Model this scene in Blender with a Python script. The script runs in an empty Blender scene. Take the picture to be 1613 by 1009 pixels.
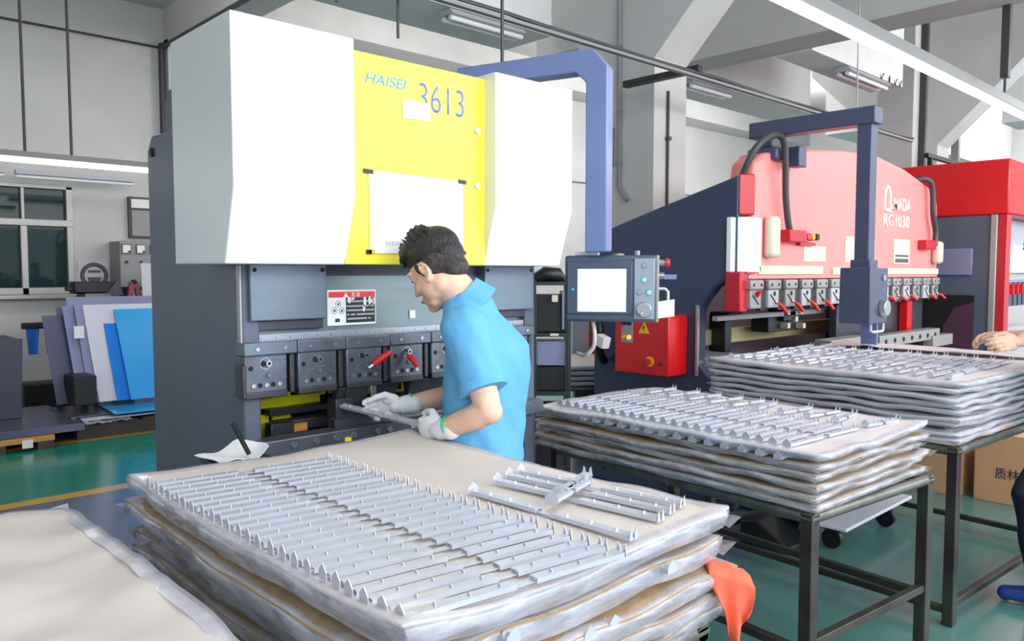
import bpy, bmesh, math, random
from mathutils import Vector as V, Matrix as M, noise
R = math.radians
SC = bpy.context.scene
COL = SC.collection

# ---------------------------------------------------------------- camera, world, light, exposure
cam = bpy.data.cameras.new('camera'); cam.sensor_width = 36; cam.lens = 1240/1613*36
cam.clip_start = .02; cam.clip_end = 200
camo = bpy.data.objects.new('camera', cam); COL.objects.link(camo)
camo.location = (0, 0, 1.53)
camo.rotation_euler = (R(90)-math.atan(76/1240), 0, R(-43.39))
SC.camera = camo
w = bpy.data.worlds.new('daylight'); SC.world = w; w.use_nodes = True
w.node_tree.nodes['Background'].inputs[0].default_value = (.86, .93, 1.04, 1)
w.node_tree.nodes['Background'].inputs[1].default_value = 3.35
SC.view_settings.view_transform = 'Standard'
SC.view_settings.look = 'None'
SC.view_settings.gamma = 1
SC.view_settings.use_curve_mapping = False
SC.view_settings.exposure = -0.40

def area(name, loc, size, power, rot, col=(1, 1, 1)):
    l = bpy.data.lights.new(name, 'AREA'); l.shape = 'RECTANGLE'; l.size, l.size_y = size
    l.energy = power; l.color = col
    o = bpy.data.objects.new(name, l); o.location = loc; o.rotation_euler = rot; COL.objects.link(o)
    return o
# added light, assumed daylight from the near side of the hall, no window built
area('assumed_daylight', (6.0, -5.2, 4.0), (17, 2.4), 900, (R(84), 0, 0), (1, .99, .97))
# added area lights over the near aisle, with no lamps modelled there
for lx, ly in ((1.0, .2), (4.2, .2), (7.4, .3)):
    area('aisle_fill_light', (lx, ly, 3.55), (2.4, .5), 42, (0, 0, 0))
# added fill lights without fixtures, brightening the back bay and past the second column
for lx, ly, lp in ((2.2, 7.6, 60), (6.6, 7.8, 170), (10.5, 7.8, 220), (15, 7.5, 260), (14, 1.0, 160), (17.5, 3.5, 200)):
    l = bpy.data.lights.new('bay_fill_light', 'POINT'); l.energy = lp*1.15; l.shadow_soft_size = .45
    o = bpy.data.objects.new('bay_fill_light', l); o.location = (lx, ly, 4.3); COL.objects.link(o)

# ---------------------------------------------------------------- helpers
def children_off(p):
    o = V((0, 0, 0))
    while p: o += p.location; p = p.parent
    return o

def tag(o, label=None, cat=None, group=None, kind=None):
    if label: o['label'] = label
    if cat: o['category'] = cat
    if group: o['group'] = group
    if kind: o['kind'] = kind
    return o

def thing(name, label, cat, loc, group=None):
    o = bpy.data.objects.new(name, None); COL.objects.link(o); o.location = loc
    o.empty_display_size = .1
    return tag(o, label, cat, group)

def copy_tree(o, parent=None):
    c = o.copy(); COL.objects.link(c)
    if parent: c.parent = parent
    for ch in o.children: copy_tree(ch, c)
    return c

def frame_of(d, hint=V((0, 0, 1))):
    d = V(d).normalized()
    if abs(d.dot(hint)) > .97: hint = V((1, 0, 0)) if abs(d.x) < .9 else V((0, 1, 0))
    a = hint.cross(d).normalized(); b = d.cross(a).normalized()
    return a, b, d

def sm(pts, n=5):
    """smooth curve through the points"""
    P_ = [V(p) for p in pts]; P_ = [P_[0]*2-P_[1]]+P_+[P_[-1]*2-P_[-2]]; out = []
    for a, b, c, d in zip(P_, P_[1:], P_[2:], P_[3:]):
        for i in range(n):
            t = i/n; out.append(.5*(2*b+(c-a)*t+(2*a-5*b+4*c-d)*t*t+(3*b-a-3*c+d)*t**3))
    return out+[P_[-2]]

class MB:
    def __init__(s): s.bm = bmesh.new()
    def poly(s, pts):
        return s.bm.faces.new([s.bm.verts.new(p) for p in pts])
    def box(s, x0, x1, y0, y1, z0, z1):
        v = [s.bm.verts.new((x, y, z)) for x in (x0, x1) for y in (y0, y1) for z in (z0, z1)]
        for f in ((0, 1, 3, 2), (4, 6, 7, 5), (0, 4, 5, 1), (2, 3, 7, 6), (0, 2, 6, 4), (1, 5, 7, 3)):
            s.bm.faces.new([v[i] for i in f])
        return s
    def obox(s, c, a, b, d, ha, hb, hd):
        c, a, b, d = V(c), V(a).normalized(), V(b).normalized(), V(d).normalized()
        v = [s.bm.verts.new(c+a*i*ha+b*j*hb+d*k*hd) for i in (-1, 1) for j in (-1, 1) for k in (-1, 1)]
        for f in ((0, 1, 3, 2), (4, 6, 7, 5), (0, 4, 5, 1), (2, 3, 7, 6), (0, 2, 6, 4), (1, 5, 7, 3)):
            s.bm.faces.new([v[i] for i in f])
        return s
    def bar(s, p0, p1, wa, wb, hint=V((0, 0, 1))):
        p0, p1 = V(p0), V(p1); a, b, d = frame_of(p1-p0, hint)
        return s.obox((p0+p1)/2, a, b, d, wa/2, wb/2, (p1-p0).length/2)
    def rings(s, rings, cap=True):
        L = [[s.bm.verts.new(p) for p in r] for r in rings]
        n = len(L[0])
        for A, B in zip(L, L[1:]):
            for i in range(n): s.bm.faces.new((A[i], A[(i+1) % n], B[(i+1) % n], B[i]))
        if cap:
            s.bm.faces.new(L[0][::-1]); s.bm.faces.new(L[-1])
        return s
    def cyl(s, p0, p1, r0, r1=None, n=14, cap=True):
        p0, p1 = V(p0), V(p1); r1 = r0 if r1 is None else r1
        a, b, d = frame_of(p1-p0)
        return s.rings([[p+(a*math.cos(t)+b*math.sin(t))*r for t in [2*math.pi*i/n for i in range(n)]]
                        for p, r in ((p0, r0), (p1, r1))], cap)
    def tube(s, pts, r, n=10, cap=True):
        pts = [V(p) for p in pts]; rs = r if isinstance(r, (list, tuple)) else [r]*len(pts)
        out = []; a = None
        for i, p in enumerate(pts):
            d = (pts[min(i+1, len(pts)-1)]-pts[max(i-1, 0)]).normalized()
            if a is None: a, b, _ = frame_of(d)
            else:
                a = (a-d*a.dot(d)).normalized(); b = d.cross(a)
            out.append([p+(a*math.cos(t)+b*math.sin(t))*rs[i] for t in [2*math.pi*k/n for k in range(n)]])
        return s.rings(out, cap)
    def ring(s, c, axis, R0, r, n=20, m=8):
        a, b, d = frame_of(axis); c = V(c); L = []
        for i in range(n):
            t = 2*math.pi*i/n; e = a*math.cos(t)+b*math.sin(t)
            L.append([s.bm.verts.new(c+e*(R0+r*math.cos(q))+d*r*math.sin(q)) for q in [2*math.pi*k/m for k in range(m)]])
        for i in range(n):
            A, B = L[i], L[(i+1) % n]
            for k in range(m): s.bm.faces.new((A[k], A[(k+1) % m], B[(k+1) % m], B[k]))
        return s
    def prism(s, pts, ax, a0, a1):
        f = {'X': lambda p, a: (a, p[0], p[1]), 'Y': lambda p, a: (p[0], a, p[1]), 'Z': lambda p, a: (p[0], p[1], a)}[ax]
        return s.rings([[f(p, a0) for p in pts], [f(p, a1) for p in pts]])
    def ell(s, c, r, rot=None, u=16, v=10):
        c = V(c); rot = rot or M.Identity(3); L = []
        top = s.bm.verts.new(c+rot @ V((0, 0, r[2]))); bot = s.bm.verts.new(c+rot @ V((0, 0, -r[2])))
        for j in range(1, v):
            t = math.pi*j/v
            L.append([s.bm.verts.new(c+rot @ V((r[0]*math.sin(t)*math.cos(p), r[1]*math.sin(t)*math.sin(p), r[2]*math.cos(t))))
                      for p in [2*math.pi*i/u for i in range(u)]])
        for A, B in zip(L, L[1:]):
            for i in range(u): s.bm.faces.new((A[i], B[i], B[(i+1) % u], A[(i+1) % u]))
        for i in range(u):
            s.bm.faces.new((top, L[0][i], L[0][(i+1) % u])); s.bm.faces.new((bot, L[-1][(i+1) % u], L[-1][i]))
        return s
    def caps(s, pts, rs, n=12):
        """tapered limb with rounded ends through pts"""
        s.tube(pts, rs, n)
        for p, r in zip(pts, rs): s.ell(p, (r*.99,)*3, None, n, 8)
        return s
    def slab(s, f, nu, nv, t):
        """thin sheet: f(u,v) gives the top point, t its thickness"""
        T = [[V(f(i/nu, j/nv)) for j in range(nv+1)] for i in range(nu+1)]
        A = [[s.bm.verts.new(p) for p in r] for r in T]
        B = [[s.bm.verts.new(p-V((0, 0, t))) for p in r] for r in T]
        for i in range(nu):
            for j in range(nv):
                s.bm.faces.new((A[i][j], A[i+1][j], A[i+1][j+1], A[i][j+1]))
                s.bm.faces.new((B[i][j], B[i][j+1], B[i+1][j+1], B[i+1][j]))
        for i in range(nu):
            s.bm.faces.new((A[i][0], B[i][0], B[i+1][0], A[i+1][0])); s.bm.faces.new((A[i][nv], A[i+1][nv], B[i+1][nv], B[i][nv]))
        for j in range(nv):
            s.bm.faces.new((A[0][j], A[0][j+1], B[0][j+1], B[0][j])); s.bm.faces.new((A[nu][j], B[nu][j], B[nu][j+1], A[nu][j+1]))
        return s
    def build(s, name, mat, parent=None, bevel=0, smooth=None, remesh=0, smooth_it=0, segs=2, base=None):
        bmesh.ops.recalc_face_normals(s.bm, faces=s.bm.faces[:])
        me = bpy.data.meshes.new(name); 
        if parent: off = children_off(parent)
        elif base is not None: off = V(base)
        else:
            xs = [v.co for v in s.bm.verts]
            off = V(((min(p.x for p in xs)+max(p.x for p in xs))/2, (min(p.y for p in xs)+max(p.y for p in xs))/2, min(p.z for p in xs)))
        for v in s.bm.verts: v.co -= off
        s.bm.to_mesh(me); s.bm.free()
        o = bpy.data.objects.new(name, me); COL.objects.link(o)
        if parent: o.parent = parent
        else: o.location = off
        if remesh:
            m = o.modifiers.new('r', 'REMESH'); m.mode = 'VOXEL'; m.voxel_size = remesh
            if smooth_it:
                m = o.modifiers.new('s', 'SMOOTH'); m.factor = .5; m.iterations = smooth_it
            bake(o)
        if mat: o.data.materials.append(mat)
        if bevel:
            m = o.modifiers.new('b', 'BEVEL'); m.width = bevel; m.segments = segs; m.limit_method = 'ANGLE'; m.angle_limit = R(35)
            m.harden_normals = False
        if smooth is not None:
            shade(o, smooth)
        elif bevel: shade(o, 30)
        return o

def shade(o, ang=40):
    me = o.data
    me.polygons.foreach_set('use_smooth', [True]*len(me.polygons))
    try: me.set_sharp_from_angle(angle=R(ang))
    except Exception: pass

def bake(o):
    dg = bpy.context.evaluated_depsgraph_get(); dg.update()
    me = bpy.data.meshes.new_from_object(o.evaluated_get(dg)); old = o.data
    o.modifiers.clear(); o.data = me; me.name = o.name; bpy.data.meshes.remove(old)
    shade(o, 180)

def text(s, name, mat, parent, org, right, up, height, width=None, ext=.0012, shear=0, font_space=1.0, offset=0):
    cu = bpy.data.curves.new('t', 'FONT'); cu.body = s; cu.extrude = .0; cu.space_character = font_space; cu.shear = shear; cu.offset = offset
    o = bpy.data.objects.new('t', cu); COL.objects.link(o)
    dg = bpy.context.evaluated_depsgraph_get(); dg.update()
    me = bpy.data.meshes.new_from_object(o.evaluated_get(dg)); bpy.data.objects.remove(o)
    xs = [v.co.x for v in me.vertices]; ys = [v.co.y for v in me.vertices]
    sy = height/(max(ys)-min(ys)); sx = sy if width is None else width/(max(xs)-min(xs))
    org, right, up = V(org), V(right).normalized(), V(up).normalized(); nrm = right.cross(up)
    off = children_off(parent) if parent else V((0, 0, 0))
    bm = bmesh.new(); bm.from_mesh(me)
    for v in bm.verts: v.co = org+right*(v.co.x-min(xs))*sx+up*(v.co.y-min(ys))*sy-off
    g = bmesh.ops.extrude_face_region(bm, geom=bm.faces[:])
    for v in g['geom']:
        if isinstance(v, bmesh.types.BMVert): v.co += nrm*ext
    bmesh.ops.recalc_face_normals(bm, faces=bm.faces[:])
    bm.to_mesh(me); bm.free(); me.name = name; me.materials.clear(); me.materials.append(mat)
    ob = bpy.data.objects.new(name, me); COL.objects.link(ob)
    if parent: ob.parent = parent
    return ob

def lin(h):
    h = h.lstrip('#'); c = [int(h[i:i+2], 16)/255 for i in (0, 2, 4)]
    return tuple(x/12.92 if x <= .04045 else ((x+.055)/1.055)**2.4 for x in c)+(1,)

def mat(name, hexc, rough=.5, metal=0, var=.0, vs=6, bump=0, bs=40, spec=.5, alpha=1, emit=0, coat=0, hex2=None, thr=.5, stretch=None):
    m = bpy.data.materials.new(name); m.use_nodes = True; nt = m.node_tree; b = nt.nodes['Principled BSDF']
    b.inputs['Base Color'].default_value = lin(hexc); b.inputs['Roughness'].default_value = rough
    b.inputs['Metallic'].default_value = metal; b.inputs['Specular IOR Level'].default_value = spec
    if coat: b.inputs['Coat Weight'].default_value = coat; b.inputs['Coat Roughness'].default_value = .08
    if alpha < 1: b.inputs['Alpha'].default_value = alpha
    if emit:
        b.inputs['Emission Color'].default_value = lin(hexc); b.inputs['Emission Strength'].default_value = emit
    src = None
    if var or bump or hex2:
        tc = nt.nodes.new('ShaderNodeTexCoord'); src = tc.outputs['Object']
        if stretch:
            mp = nt.nodes.new('ShaderNodeMapping'); mp.inputs['Scale'].default_value = stretch
            nt.links.new(src, mp.inputs['Vector']); src = mp.outputs['Vector']
    if var or hex2:
        n = nt.nodes.new('ShaderNodeTexNoise'); n.inputs['Scale'].default_value = vs; n.inputs['Detail'].default_value = 6
        nt.links.new(src, n.inputs['Vector'])
        r = nt.nodes.new('ShaderNodeValToRGB')
        c = lin(hexc)
        if hex2:
            r.color_ramp.elements[0].position = thr-.12; r.color_ramp.elements[1].position = thr+.12
            r.color_ramp.elements[0].color = c; r.color_ramp.elements[1].color = lin(hex2)
        else:
            r.color_ramp.elements[0].position = .3; r.color_ramp.elements[1].position = .7
            r.color_ramp.elements[0].color = tuple(x*(1-var) for x in c[:3])+(1,)
            r.color_ramp.elements[1].color = tuple(min(1, x*(1+var)) for x in c[:3])+(1,)
        nt.links.new(n.outputs['Fac'], r.inputs['Fac']); nt.links.new(r.outputs['Color'], b.inputs['Base Color'])
    if bump:
        n = nt.nodes.new('ShaderNodeTexNoise'); n.inputs['Scale'].default_value = bs; n.inputs['Detail'].default_value = 5
        nt.links.new(src, n.inputs['Vector'])
        k = nt.nodes.new('ShaderNodeBump'); k.inputs['Strength'].default_value = bump; k.inputs['Distance'].default_value = .01
        nt.links.new(n.outputs['Fac'], k.inputs['Height']); nt.links.new(k.outputs['Normal'], b.inputs['Normal'])
    return m

K = dict(
    wall=mat('painted_wall', '#c4c3c1', .85, var=.07, vs=1.2, bump=.05),
    concrete=mat('grey_concrete', '#c6c5c3', .85, var=.06, vs=2),
    white_wall=mat('white_paint', '#e6e5e3', .8, var=.03),
    ceil=mat('ceiling_paint', '#b9b8b6', .9, var=.05, vs=1.5),
    pipe=mat('conduit_grey', '#8d8d8d', .5, .3), dpipe=mat('dark_conduit', '#4a4a4c', .5, .3),
    alu=mat('aluminium_frame', '#a9a8a4', .4, .4),
    winglass=mat('dark_window_glass', '#22393a', .04, spec=.15),
    tube=mat('lit_tube', '#ffffff', .4, emit=6.0), tubeoff=mat('unlit_tube', '#eeeeee', .3),
    hwhite=mat('machine_white', '#dfe3e2', .32, var=.02, vs=3),
    yellow=mat('machine_yellow', '#f7ea45', .4), gyellow=mat('safety_yellow', '#fff000', .45, var=.08, vs=8),
    slate=mat('machine_slate', '#576070', .38, var=.10, vs=3, bump=.04, bs=200),
    steelg=mat('machine_grey_steel', '#6a7886', .34, .35, var=.10, vs=5, bump=.05, bs=260),
    ram=mat('ram_steel', '#76868a', .32, .45, var=.10, vs=4, stretch=(1, 1, 5)),
    ruler=mat('ruler_steel', '#a4aab4', .35, .5), dark=mat('dark_steel', '#45474e', .4, .45, var=.2, vs=9),
    clampm=mat('clamp_steel', '#646b77', .36, .5, var=.25, vs=12, bump=.05, bs=120),
    bolt=mat('bright_bolt', '#b9bcc0', .25, .85), black=mat('black_plastic', '#17181b', .45), hole=mat('black_hole', '#0a0a0c', .7),
    red=mat('glossy_red', '#d6161c', .3, var=.04), redh=mat('lever_red', '#f0262a', .35),
    amred=mat('pale_red', '#f78f8a', .35, var=.04, vs=2.5), amredd=mat('dark_red', '#c4202e', .35),
    navy=mat('frame_navy', '#374360', .4, var=.12, vs=2), navy2=mat('pendant_navy', '#474d68', .35),
    armb=mat('arm_blue_grey', '#7585b4', .32, var=.04), penf=mat('pendant_front', '#4a5668', .35, var=.05),
    pens=mat('pendant_side', '#9c9a9a', .4, .2), panel=mat('button_panel', '#9aa6b4', .4, .2),
    screen=mat('lit_screen', '#ffffff', .2, emit=1.6), cyan=mat('lit_button', '#7fe8d8', .3, emit=1.0), led=mat('blue_led', '#2a9cff', .3, emit=3),
    orange=mat('lit_lamp', '#ffb070', .3, emit=1.2),
    beige=mat('beige_rail', '#b5a980', .45, .2, var=.1), cream=mat('cream_plastic', '#d9d4bd', .45),
    paper=mat('white_paper', '#f2f2f5', .7), greyp=mat('grey_print', '#c9c9d2', .7), dgreyp=mat('dark_print', '#5a5a62', .7),
    dwhite=mat('sign_white', '#dfe6e6', .4), sred=mat('sign_red', '#e62a34', .4), sblack=mat('sign_black', '#141c24', .4),
    tyel=mat('triangle_yellow', '#f2c81a', .4), ltblue=mat('logo_blue', '#3f9bff', .5), ltblue2=mat('logo_blue_deep', '#6a86f5', .5), wtext=mat('letter_white', '#fff4f0', .5),
    kraft=mat('brown_paper', '#d3c9c3', .6, var=.05, vs=3, bump=.25, bs=7),
    kraftw=mat('pale_wrapped_paper', '#d4cfd0', .4, var=.06, vs=3, bump=.4, bs=9),
    card=mat('cardboard', '#ab9170', .75, var=.15, vs=30, stretch=(1, 1, 6)), carton=mat('carton', '#c69a72', .75, var=.05),
    zinc=mat('galvanised_steel', '#ccd0dd', .36, .4, var=.05, vs=14), zincd=mat('bundle_steel', '#8b8f9c', .4, .6, var=.35, vs=45),
    tabm=mat('table_steel', '#46493f', .42, .45, hex2='#3a3034', vs=5, thr=.52), tabl=mat('rail_steel', '#6d6c66', .4, .5, var=.3, vs=14),
    ocloth=mat('orange_cloth', '#ee6a4c', .8, bump=.3, bs=20),
    skin=mat('skin', '#e8bda3', .5, var=.04, vs=9), hair=mat('hair', '#1d1a1e', .5, bump=.6, bs=160, stretch=(1, 1, .25)),
    stub=mat('faded_hair', '#4d433f', .7, hex2='#29252a', vs=45, bump=.3, bs=200),
    shirt=mat('blue_cotton', '#62aad8', .8, var=.04, vs=5, bump=.12, bs=420), trouser=mat('dark_trousers', '#23262f', .8), shoe=mat('shoe', '#1c1d22', .5),
    glove=mat('white_glove', '#e6e7e9', .9, bump=.25, bs=500), gtrim=mat('green_trim', '#2fc08c', .7), lip=mat('lip', '#c47d70', .5), eyem=mat('eye_dark', '#15100e', .3),
    rackg=mat('rack_green', '#2c3a38', .4, .3), jeans=mat('dark_jeans', '#1b2036', .8), bshoe=mat('blue_shoe', '#1d3f8e', .6),
    greyw=mat('light_grey_machine', '#b4b6bc', .4), violet=mat('coated_sheet', '#8d90b4', .4, .3, var=.06, vs=2), violetd=mat('dark_sheet', '#5c5f78', .4, .3, var=.06),
    whsheet=mat('white_sheet', '#cfd0dc', .4), bluef=mat('blue_film', '#38a4e6', .14, spec=.8), bluef2=mat('blue_film_deep', '#1a7fe0', .2),
    pdark=mat('dark_cabinet', '#454658', .45), psteel=mat('flat_sheet_steel', '#62647a', .25, .5), wood=mat('pallet_wood', '#d0964e', .7, var=.15, vs=20, stretch=(1, 8, 8)),
    dwood=mat('dirty_pallet', '#4b4440', .8, var=.2), bfilter=mat('filter_blue', '#1f6fd0', .3), grmetal=mat('grey_cabinet', '#8f8f8f', .5), dred=mat('stand_red', '#8c4352', .5),
    meter=mat('meter_face', '#e8e8e6', .4), sign_g=mat('sign_grey', '#58585a', .6), maroon=mat('opening_maroon', '#4e2c42', .6),
    cart=mat('cart_deck', '#d6dae6', .45), ytape=mat('striped_yellow', '#f0b414', .5), ywire=mat('green_wire', '#a9b51c', .5), wirew=mat('white_wire', '#d5d5d0', .5),
)

def film_mat(name, hexc, alpha, rough=.12, a2=.75):
    m = bpy.data.materials.new(name); m.use_nodes = True; nt = m.node_tree; b = nt.nodes['Principled BSDF']
    b.inputs['Base Color'].default_value = lin(hexc); b.inputs['Roughness'].default_value = rough
    b.inputs['Specular IOR Level'].default_value = .9
    tc = nt.nodes.new('ShaderNodeTexCoord'); mp = nt.nodes.new('ShaderNodeMapping'); mp.inputs['Scale'].default_value = (1, 1, 3.5)
    nt.links.new(tc.outputs['Object'], mp.inputs['Vector'])
    n = nt.nodes.new('ShaderNodeTexNoise'); n.inputs['Scale'].default_value = 9; n.inputs['Detail'].default_value = 4; n.inputs['Distortion'].default_value = .6
    nt.links.new(mp.outputs['Vector'], n.inputs['Vector'])
    r = nt.nodes.new('ShaderNodeMapRange'); r.inputs[1].default_value = .35; r.inputs[2].default_value = .7; r.inputs[3].default_value = alpha; r.inputs[4].default_value = a2
    nt.links.new(n.outputs['Fac'], r.inputs[0]); nt.links.new(r.outputs[0], b.inputs['Alpha'])
    k = nt.nodes.new('ShaderNodeBump'); k.inputs['Strength'].default_value = .3; k.inputs['Distance'].default_value = .015
    nt.links.new(n.outputs['Fac'], k.inputs['Height']); nt.links.new(k.outputs['Normal'], b.inputs['Normal'])
    return m
K['film'] = film_mat('plastic_film', '#d9d9e6', .30, .14, .68)
K['filmw'] = film_mat('milky_plastic_film', '#cdccd8', .62, .24, .85)

def floor_mat():
    m = bpy.data.materials.new('epoxy_floor'); m.use_nodes = True; nt = m.node_tree; b = nt.nodes['Principled BSDF']
    tc = nt.nodes.new('ShaderNodeTexCoord'); sx = nt.nodes.new('ShaderNodeSeparateXYZ'); nt.links.new(tc.outputs['Object'], sx.inputs[0])
    mr = nt.nodes.new('ShaderNodeMapRange'); mr.inputs[1].default_value = -6; mr.inputs[2].default_value = 12
    nt.links.new(sx.outputs['Y'], mr.inputs[0])
    cr = nt.nodes.new('ShaderNodeValToRGB'); cr.color_ramp.interpolation = 'CONSTANT'
    gn, gr, gy, ye = lin('#54807a'), lin('#1f8a72'), lin('#66738a'), lin('#e0b030')
    st = [(-6, gn), (2.12, gy), (5.86, ye), (5.97, gr), (7.75, ye), (7.86, gy)]
    e = cr.color_ramp.elements; e.remove(e[1]); e[0].position = 0; e[0].color = gn
    for y, c in st[1:]:
        k = e.new((y+6)/18); k.color = c
    nt.links.new(mr.outputs[0], cr.inputs['Fac'])
    n = nt.nodes.new('ShaderNodeTexNoise'); n.inputs['Scale'].default_value = 2.3; n.inputs['Detail'].default_value = 9; n.inputs['Roughness'].default_value = .7
    nt.links.new(tc.outputs['Object'], n.inputs['Vector'])
    r2 = nt.nodes.new('ShaderNodeMapRange'); r2.inputs[1].default_value = .5; r2.inputs[2].default_value = .75; r2.inputs[3].default_value = 0; r2.inputs[4].default_value = .55
    nt.links.new(n.outputs['Fac'], r2.inputs[0])
    mx = nt.nodes.new('ShaderNodeMix'); mx.data_type = 'RGBA'; mx.inputs[7].default_value = lin('#7b8a93')
    nt.links.new(r2.outputs[0], mx.inputs[0]); nt.links.new(cr.outputs['Color'], mx.inputs[6]); nt.links.new(mx.outputs[2], b.inputs['Base Color'])
    b.inputs['Roughness'].default_value = .16
    r3 = nt.nodes.new('ShaderNodeMapRange'); r3.inputs[3].default_value = .06; r3.inputs[4].default_value = .3
    nt.links.new(n.outputs['Fac'], r3.inputs[0]); nt.links.new(r3.outputs[0], b.inputs['Roughness'])
    return m
K['floor'] = floor_mat()

# ---------------------------------------------------------------- the setting
def struct(name, mb, m, label=None, bevel=0):
    o = mb.build(name, m, None, bevel, base=(0, 0, 0)); o['kind'] = 'structure'
    if label: o['label'] = label
    return o
ZC = 5.3
struct('floor', MB().box(-7.3, 21, -6, 10.9, -.12, 0), K['floor'], 'glossy green and grey painted factory floor with yellow lane lines')
b = MB().box(-7.3, 21, 10.6, 10.85, 0, 1.27).box(-7.3, 21, 10.6, 10.85, 2.55, ZC).box(2.71, 21, 10.6, 10.85, 1.27, 2.55)
struct('wall_back', b, K['wall'], 'grey plastered back wall with a window at its left')
struct('wall_left', MB().box(-7.3, -7, -6, 10.6, 0, ZC), K['white_wall'], 'grey wall at the left end of the hall')
struct('wall_right', MB().box(20.4, 20.7, -6, 10.6, 0, ZC), K['white_wall'], 'pale far end wall of the hall')
struct('ceiling', MB().box(-7.3, 21, -6, 10.9, ZC, ZC+.2), K['ceil'], 'grey concrete ceiling')
wn = bpy.data.objects.new('window_1', None); COL.objects.link(wn); wn.location = (1, 10.6, 1.27); tag(wn, 'dark glazed aluminium window in the back wall', None, None, 'structure')
f = MB(); XR = 2.71
for x in (-1.6, -.35, .92, 2.19): f.box(x-.035, x+.035, 10.56, 10.64, 1.27, 2.12); f.box(x-.018, x+.018, 10.57, 10.64, 2.12, 2.55)
f.box(-2.6, XR, 10.56, 10.66, 1.27, 1.35).box(-2.6, XR, 10.55, 10.66, 2.07, 2.15).box(-2.6, XR, 10.56, 10.66, 2.51, 2.56).box(XR-.07, XR, 10.56, 10.66, 1.27, 2.55)
f.build('window_frame', K['alu'], wn, .006)
MB().box(-2.6, XR+.05, 10.45, 10.62, 1.22, 1.27).build('window_sill', K['alu'], wn, .005)
MB().box(-2.6, XR-.05, 10.63, 10.65, 1.3, 2.53).build('window_glass', K['winglass'], wn)

# columns with haunched beams crossing the hall
def column(name, x, label):
    b = MB().box(x, x+.46, 4.0, 4.6, 0, 3.3)
    b.prism([(4.0, 3.3), (2.75, 4.55), (2.75, ZC), (5.85, ZC), (5.85, 4.55), (4.6, 3.3)], 'X', x, x+.46)
    struct(name, b, K['concrete'], label)
column('trim_1', 5.4, 'concrete column with flared haunches behind the first press brake')
column('trim_2', 11.95, 'concrete column with flared haunches above the red machine')
struct('trim_3', MB().box(-7, 5.4, 5.18, 5.83, 3.72, ZC).box(5.86, 10.55, 5.18, 5.83, 3.72, ZC).box(12.41, 20, 5.18, 5.83, 3.72, ZC), K['white_wall'], 'long white concrete beam joining the columns')
struct('trim_4', MB().box(-7, 20.4, 10.0, 10.6, 4.9, ZC), K['concrete'], 'concrete beam along the top of the back wall')
struct('trim_5', MB().box(3.84, 4.25, 5.83, 10.6, 4.45, ZC).box(3.84, 4.3, 10.45, 10.6, 0, 4.5), K['concrete'], 'concrete cross beam and pilaster at the left of the back wall')
struct('trim_6', MB().box(7.15, 7.6, -2, 5.18, 3.74, ZC), K['concrete'], 'secondary cross beam between the two columns')
struct('trim_7', MB().box(7.6, 9.9, 3.72, 4.1, 3.72, ZC), K['white_wall'], 'white beam stub hanging between the columns')
struct('trim_8', MB().box(13.2, 14.0, 3.2, 3.55, 3.7, 4.9).box(15.0, 20.4, 2.6, 3.1, 3.95, 4.9), K['white_wall'], 'white beams past the second column')
struct('trim_9', MB().box(10.75, 11.1, 3.9, 4.35, 0, ZC).box(11.25, 11.5, 4.0, 4.4, 0, ZC), K['concrete'], 'grey pilasters beside the second column')
struct('trim_10', MB().tube([(-3, 10.57, 4.4), (3.78, 10.57, 4.4)], .014, 6).box(3.77, 3.80, 10.50, 10.6, 0, 4.45).tube([(3.8, 10.5, 4.4), (3.8, 5.9, 4.4)], .03, 6), K['dpipe'], 'dark conduit along the back wall and cross beam')
struct('trim_11', MB().tube([(9, 10.57, 3.32), (20, 10.57, 3.32)], .012, 6), K['pipe'], 'thin conduit line across the back wall')
# ================================================================ yellow and white press brake
X_, Y_, Z_ = V((1, 0, 0)), V((0, 1, 0)), V((0, 0, 1))
hp = thing('press_brake', 'white and yellow press brake with dark grey side frame behind the man', 'machine', (1.75, 2.85, 0))
for x0, x1 in ((1.0, 1.10), (2.365, 2.425)):
    # C-shaped side plates
    p = [(2.42, 0), (3.24, 0), (3.24, 2.0), (3.19, 2.055), (2.5, 2.03), (2.42, 1.95)]
    if x0 < 1.05: x0, x1 = 1.10, 1.16
    b = MB().prism(p, 'X', x0, x1)
    b.build('side_frame', K['slate'], hp, .008)
MB().cyl((1.095, 3.18, 1.99), (1.102, 3.18, 1.99), .018).build('lifting_hole', K['hole'], hp)
MB().box(1.16, 2.42, 3.12, 3.2, .1, 2.2).build('rear_panel', K['slate'], hp)
MB().box(1.165, 2.415, 2.5, 3.2, 1.9, 2.24).build('top_frame', K['slate'], hp, .01)
def cover(x0, x1):
    # tall front box whose lower front slopes back
    p = [(2.2, 1.776), (2.2, 2.272), (2.655, 2.272), (2.655, 1.555), (2.27, 1.555)]
    return MB().prism(p, 'X', x0, x1).build('front_cover', K['hwhite'], hp, .004)
cover(.982, 1.388); cover(1.996, 2.42)
yp = MB().box(1.385, 2.0, 2.262, 2.30, 1.556, 2.256).build('front_panel', K['yellow'], hp, .003)
tag(yp, 'yellow front panel with blue lettering')
for z in (2.058, 1.853): MB().cyl((1.957, 2.264, z), (1.957, 2.256, z), .013).build('panel_knob', K['greyp'], yp)
text('HAISEI', 'brand_lettering', K['ltblue'], yp, (1.468, 2.2615, 2.158), X_, Z_, .034, .168, shear=.25, offset=.0)
text('3613', 'number_lettering', K['ltblue2'], yp, (1.688, 2.2615, 2.098), X_, Z_, .096, .205, ext=.001, offset=-.012)
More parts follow.
